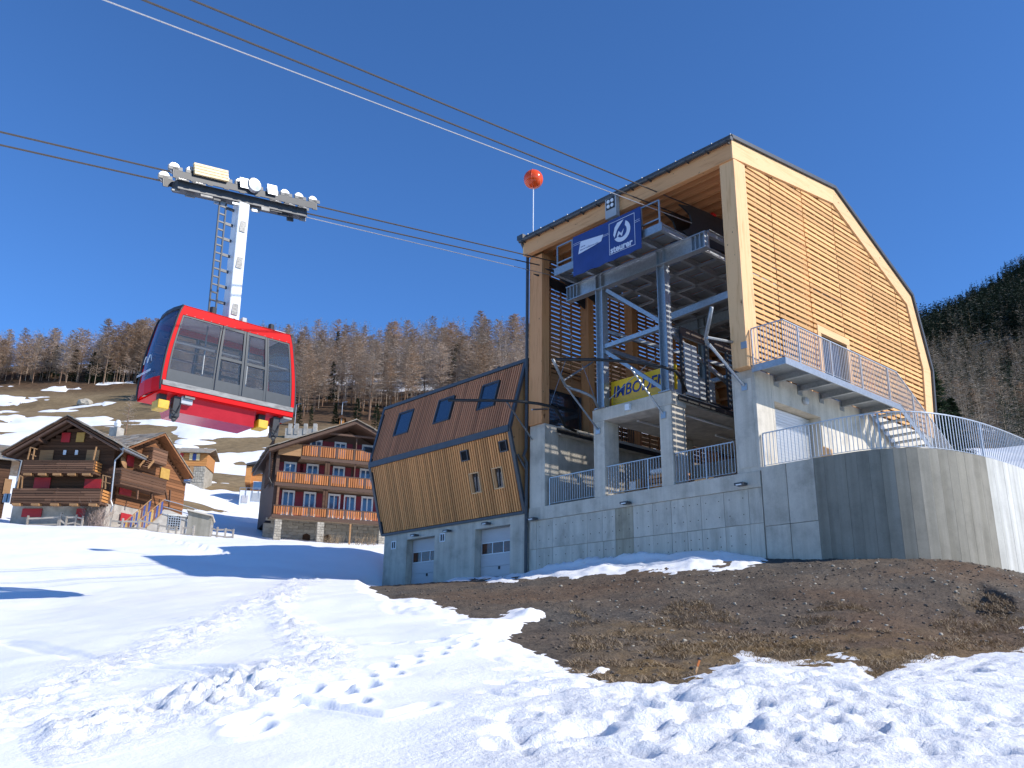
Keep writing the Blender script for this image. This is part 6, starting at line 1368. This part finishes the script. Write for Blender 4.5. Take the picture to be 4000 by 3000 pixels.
for p in sample_forest(24, lambda: (rt.uniform(3640, 4200), 1600 + 150 * rt.random()), 90, 260): plant_tree('larch_tree', LV[rt.integers(6)], p[:3], rt.uniform(8, 11), 14, 'bare brown larch at the foot of the mountain behind the curved railing', 'tree', 'bare larches behind the curved railing', None, 1.2)
for p in sample_forest(22, lambda: (rt.uniform(-150, 620), 1500 - rt.random() * 40), 120): plant_tree('spruce_tree', SV[rt.integers(3)], p[:3], rt.uniform(6, 10), 8, 'dark evergreen standing low among the larches of the left hillside', 'tree', 'evergreens among the larches', None, 1.1)
for p in sample_forest(16, lambda: (rt.uniform(800, 2060), 1400 + 190 * rt.random()), 130): plant_tree('spruce_tree', SV[rt.integers(3)], p[:3], rt.uniform(7, 12), 8, 'dark evergreen mixed into the larch slope behind the annex', 'tree', 'evergreens on the larch slope', None, .9)
# conifers below the wood
for x, yb, yt, k, w, lb in ((1166, 1668, 1575, 0, .9, 'dark conifer touching the right edge of the cabin below the forest'), (1212, 1668, 1585, 0, .8, 'second dark conifer right of the cabin, below the forest'), (1307, 1660, 1575, 2, 1.3, 'narrow columnar conifer left of the lamp post above the hotel'), (1392, 1655, 1555, 1, 1.0, 'broad conifer behind the hotel ridge'), (1468, 1680, 1575, 1, 1.0, 'yellow-green spruce between the hotel roof and the annex')):
    p = ground_pt(x, yb, 90, 300); h = (yb - yt) / FPX * p[1] * 1.06; plant_tree('spruce_tree', SV[k], (p[0], p[1], gz(p[0], p[1])), h, 8, lb, 'tree', 'conifers below the wood', None, w)
BIGS = spruce_mesh(350, 8, 210, 30, .26, 'needle', .02, .12)
p = atY(3672, 1780, 62); plant_tree('spruce_tree', BIGS, (p[0], p[1], p[2] - 1.2), 8.0, 8, 'dense green spruce right behind the station corner and the railing', 'tree', None, None, 1.0)
p = atY(3745, 1790, 64); plant_tree('spruce_tree', BIGS, (p[0], p[1], p[2] - 1.0), 5.6, 8, 'lower green spruce behind the curved railing', 'tree', None, 2.0, 1.1)
p = ground_pt(490, 1700, 60, 300); plant_tree('young_larch', larch_mesh(260, 7, 46, 8, 'twig', .05, .12), p, 7 * 1.0, 7, 'single small bare larch standing in the snow above the chalet roofs', 'tree', None)
# bushes
def twig_bush(name, pos, h, n, label, seed, m):
    r = np.random.default_rng(seed); V = []; F = []
    for i in range(n):
        a = r.uniform(0, 6.283); l = h * r.uniform(.5, 1.0); t = r.uniform(.1, .8); b = np.array([r.normal(0, .3), r.normal(0, .2), -.2]); e = b + np.array([math.cos(a) * math.sin(t) * l, math.sin(a) * math.sin(t) * l, math.cos(t) * l]); branch_tris(V, F, b, e, .014)
        for k in range(4): s = r.uniform(.4, .9); p_ = b + (e - b) * s; branch_tris(V, F, p_, p_ + (e - b) * .25 + r.normal(0, .12, 3), .008)
    o = inst(name, np_mesh(name, np.array(V), np.array(F), M[m]), None, pos); tag(o, label, 'bush')
M['bush'] = mat('pale_twigs', (.40, .32, .28), (.26, .19, .16), ns=3, rough=.9)
p = atY(375, 2040, 56.5); twig_bush('bare_bush', (p[0], p[1], p[2] - .1), 1.9, 150, 'bare pinkish bush in front of the dark chalet beside the street lamp', 31, 'bush')
for i, (x, s) in enumerate(((1283, .9), (1312, .85), (1413, .8), (1440, .9))):
    p = atY(x, 2112, 63.5); twig_bush('dry_hydrangea', (p[0], p[1], p[2] - .1), 1.0 * s, 26, ('dry plant with round seed heads under the left hotel arch', 'dry plant with seed heads beside the timber prop, left', 'dry plant with seed heads right of the timber prop', 'rightmost dry plant with seed heads at the hotel foot')[i], 41 + i, 'straw')
# far woods: one mass each
def far_mass(name, pts, hs, seed, m, ntri=26, wid=.17, tw=.55, droop=.1, lo=.12, trunk=.05):
    r = np.random.default_rng(seed); n = len(pts); P = np.repeat(np.array(pts), ntri, 0); Hh = np.repeat(np.array(hs), ntri); u = r.random(n * ntri) ** 1.2; z = lo * Hh + (1 - lo) * Hh * u
    L = Hh * (wid * (1 - u) ** .8 + .02) * r.uniform(.5, 1.1, n * ntri); a = r.uniform(0, 6.283, n * ntri); c = np.stack([P[:, 0], P[:, 1], P[:, 2] + z], -1)
    e = c + np.stack([np.cos(a) * L, np.sin(a) * L, r.uniform(-droop, .6, n * ntri) * L], -1); w = np.stack([-np.sin(a), np.cos(a), r.uniform(-1, 1, n * ntri)], -1) * (tw * np.clip(P[:, 1] / 700, .14, 1) * r.uniform(.5, 1.2, n * ntri))[:, None] * .5
    V = np.stack([c + w * .7 + (e - c) * .15, c - w * .7 + (e - c) * .25, e - w * .5, e + w * .5], 1).reshape(-1, 3); i = np.arange(n * ntri)[:, None] * 4; F = np.concatenate([i + [0, 1, 2], i + [0, 2, 3]])
    # trunks
    T_ = np.array(pts); hh = np.array(hs); q = trunk; tv = np.stack([T_ + [q, 0, -1], T_ + [-q, .1, -1], T_ + [0, -q, -1], T_ + np.stack([0 * hh, 0 * hh, hh * .95], -1)], 1).reshape(-1, 3); o = len(V); j = np.arange(len(T_))[:, None] * 4 + o
    TF = np.concatenate([j + [0, 1, 3], j + [1, 2, 3], j + [2, 0, 3]])
    V = np.concatenate([V, tv]); F = np.concatenate([F, TF]); ob = inst(name, np_mesh(name, V, F, M[m]), None); tag(ob, kind='stuff'); return ob
bk = sample_forest(900, lambda: (rt.uniform(620, 2200), 1385 + 240 * rt.random() ** 1.4), 140, 430)
far_mass('larch_wood', [p[:3] for p in bk], rt.uniform(10, 14, len(bk)), 5, 'twig', 120, .16, .26, .05, .22)
bk = sample_forest(420, lambda: (rt.uniform(-300, 760), 1400 + 100 * rt.random()), 140, 430)
far_mass('larch_wood', [p[:3] for p in bk], rt.uniform(10, 13.5, len(bk)), 6, 'twig2', 120, .17, .26, .05, .2)
def mountain(n, f, y0=250):
    out = []; k = 0
    while len(out) < n and k < n * 3:
        k += 1; x, y = f(); p = ground_pt(x, y, y0, 1400)
        if p is not None: out.append((p[0], p[1], gz(p[0], p[1])))
    return out
rid = lambda x: np.interp(x, [3550, 3650, 3800, 4000, 4400], [1370, 1320, 1205, 1050, 880])
def f_up(): x = rt.uniform(3560, 4350); return x, rid(x) - 60 + (1860 - rid(x)) * rt.random()
pm = mountain(3900, f_up)
pl_n = mountain(700, lambda: (rt.uniform(3560, 4300), rt.uniform(1420, 1860)), 100)
pl_n = [p for p in pl_n if 105 < p[1] < 460]
kk = rt.random(len(pl_n)) < .30
far_mass('slope_larch_wood', [p for p, e in zip(pl_n, kk) if not e], rt.uniform(9, 13, (~kk).sum()), 9, 'twig3', 150, .20, .42, .05, .08, .03)
far_mass('slope_spruce_wood', [p for p, e in zip(pl_n, kk) if e], rt.uniform(8, 13, kk.sum()), 10, 'needle2', 170, .20, .75, .25, .03, .03)
pa = np.array(pm); cl_ = clearing(pa[:, 0], pa[:, 1]); pm = [p for p, c in zip(pm, cl_) if c < 0 or rt.random() < .12]
sel = rt.random(len(pm)); pyv = np.array([proj(np.array(p))[1] for p in pm])
ev = sel < np.interp(pyv, [1100, 1350, 1450, 1600, 1680, 1800], [.92, .82, .60, .55, .22, .10])
far_mass('mountain_larch_wood', [p for p, e in zip(pm, ev) if not e], rt.uniform(11, 17, (~ev).sum()), 7, 'twig3', 60, .22, .55, .05, .05, .012)
far_mass('mountain_pine_wood', [p for p, e in zip(pm, ev) if e], rt.uniform(11, 18, ev.sum()), 8, 'needle2', 64, .24, .9, .25, .03, .012)
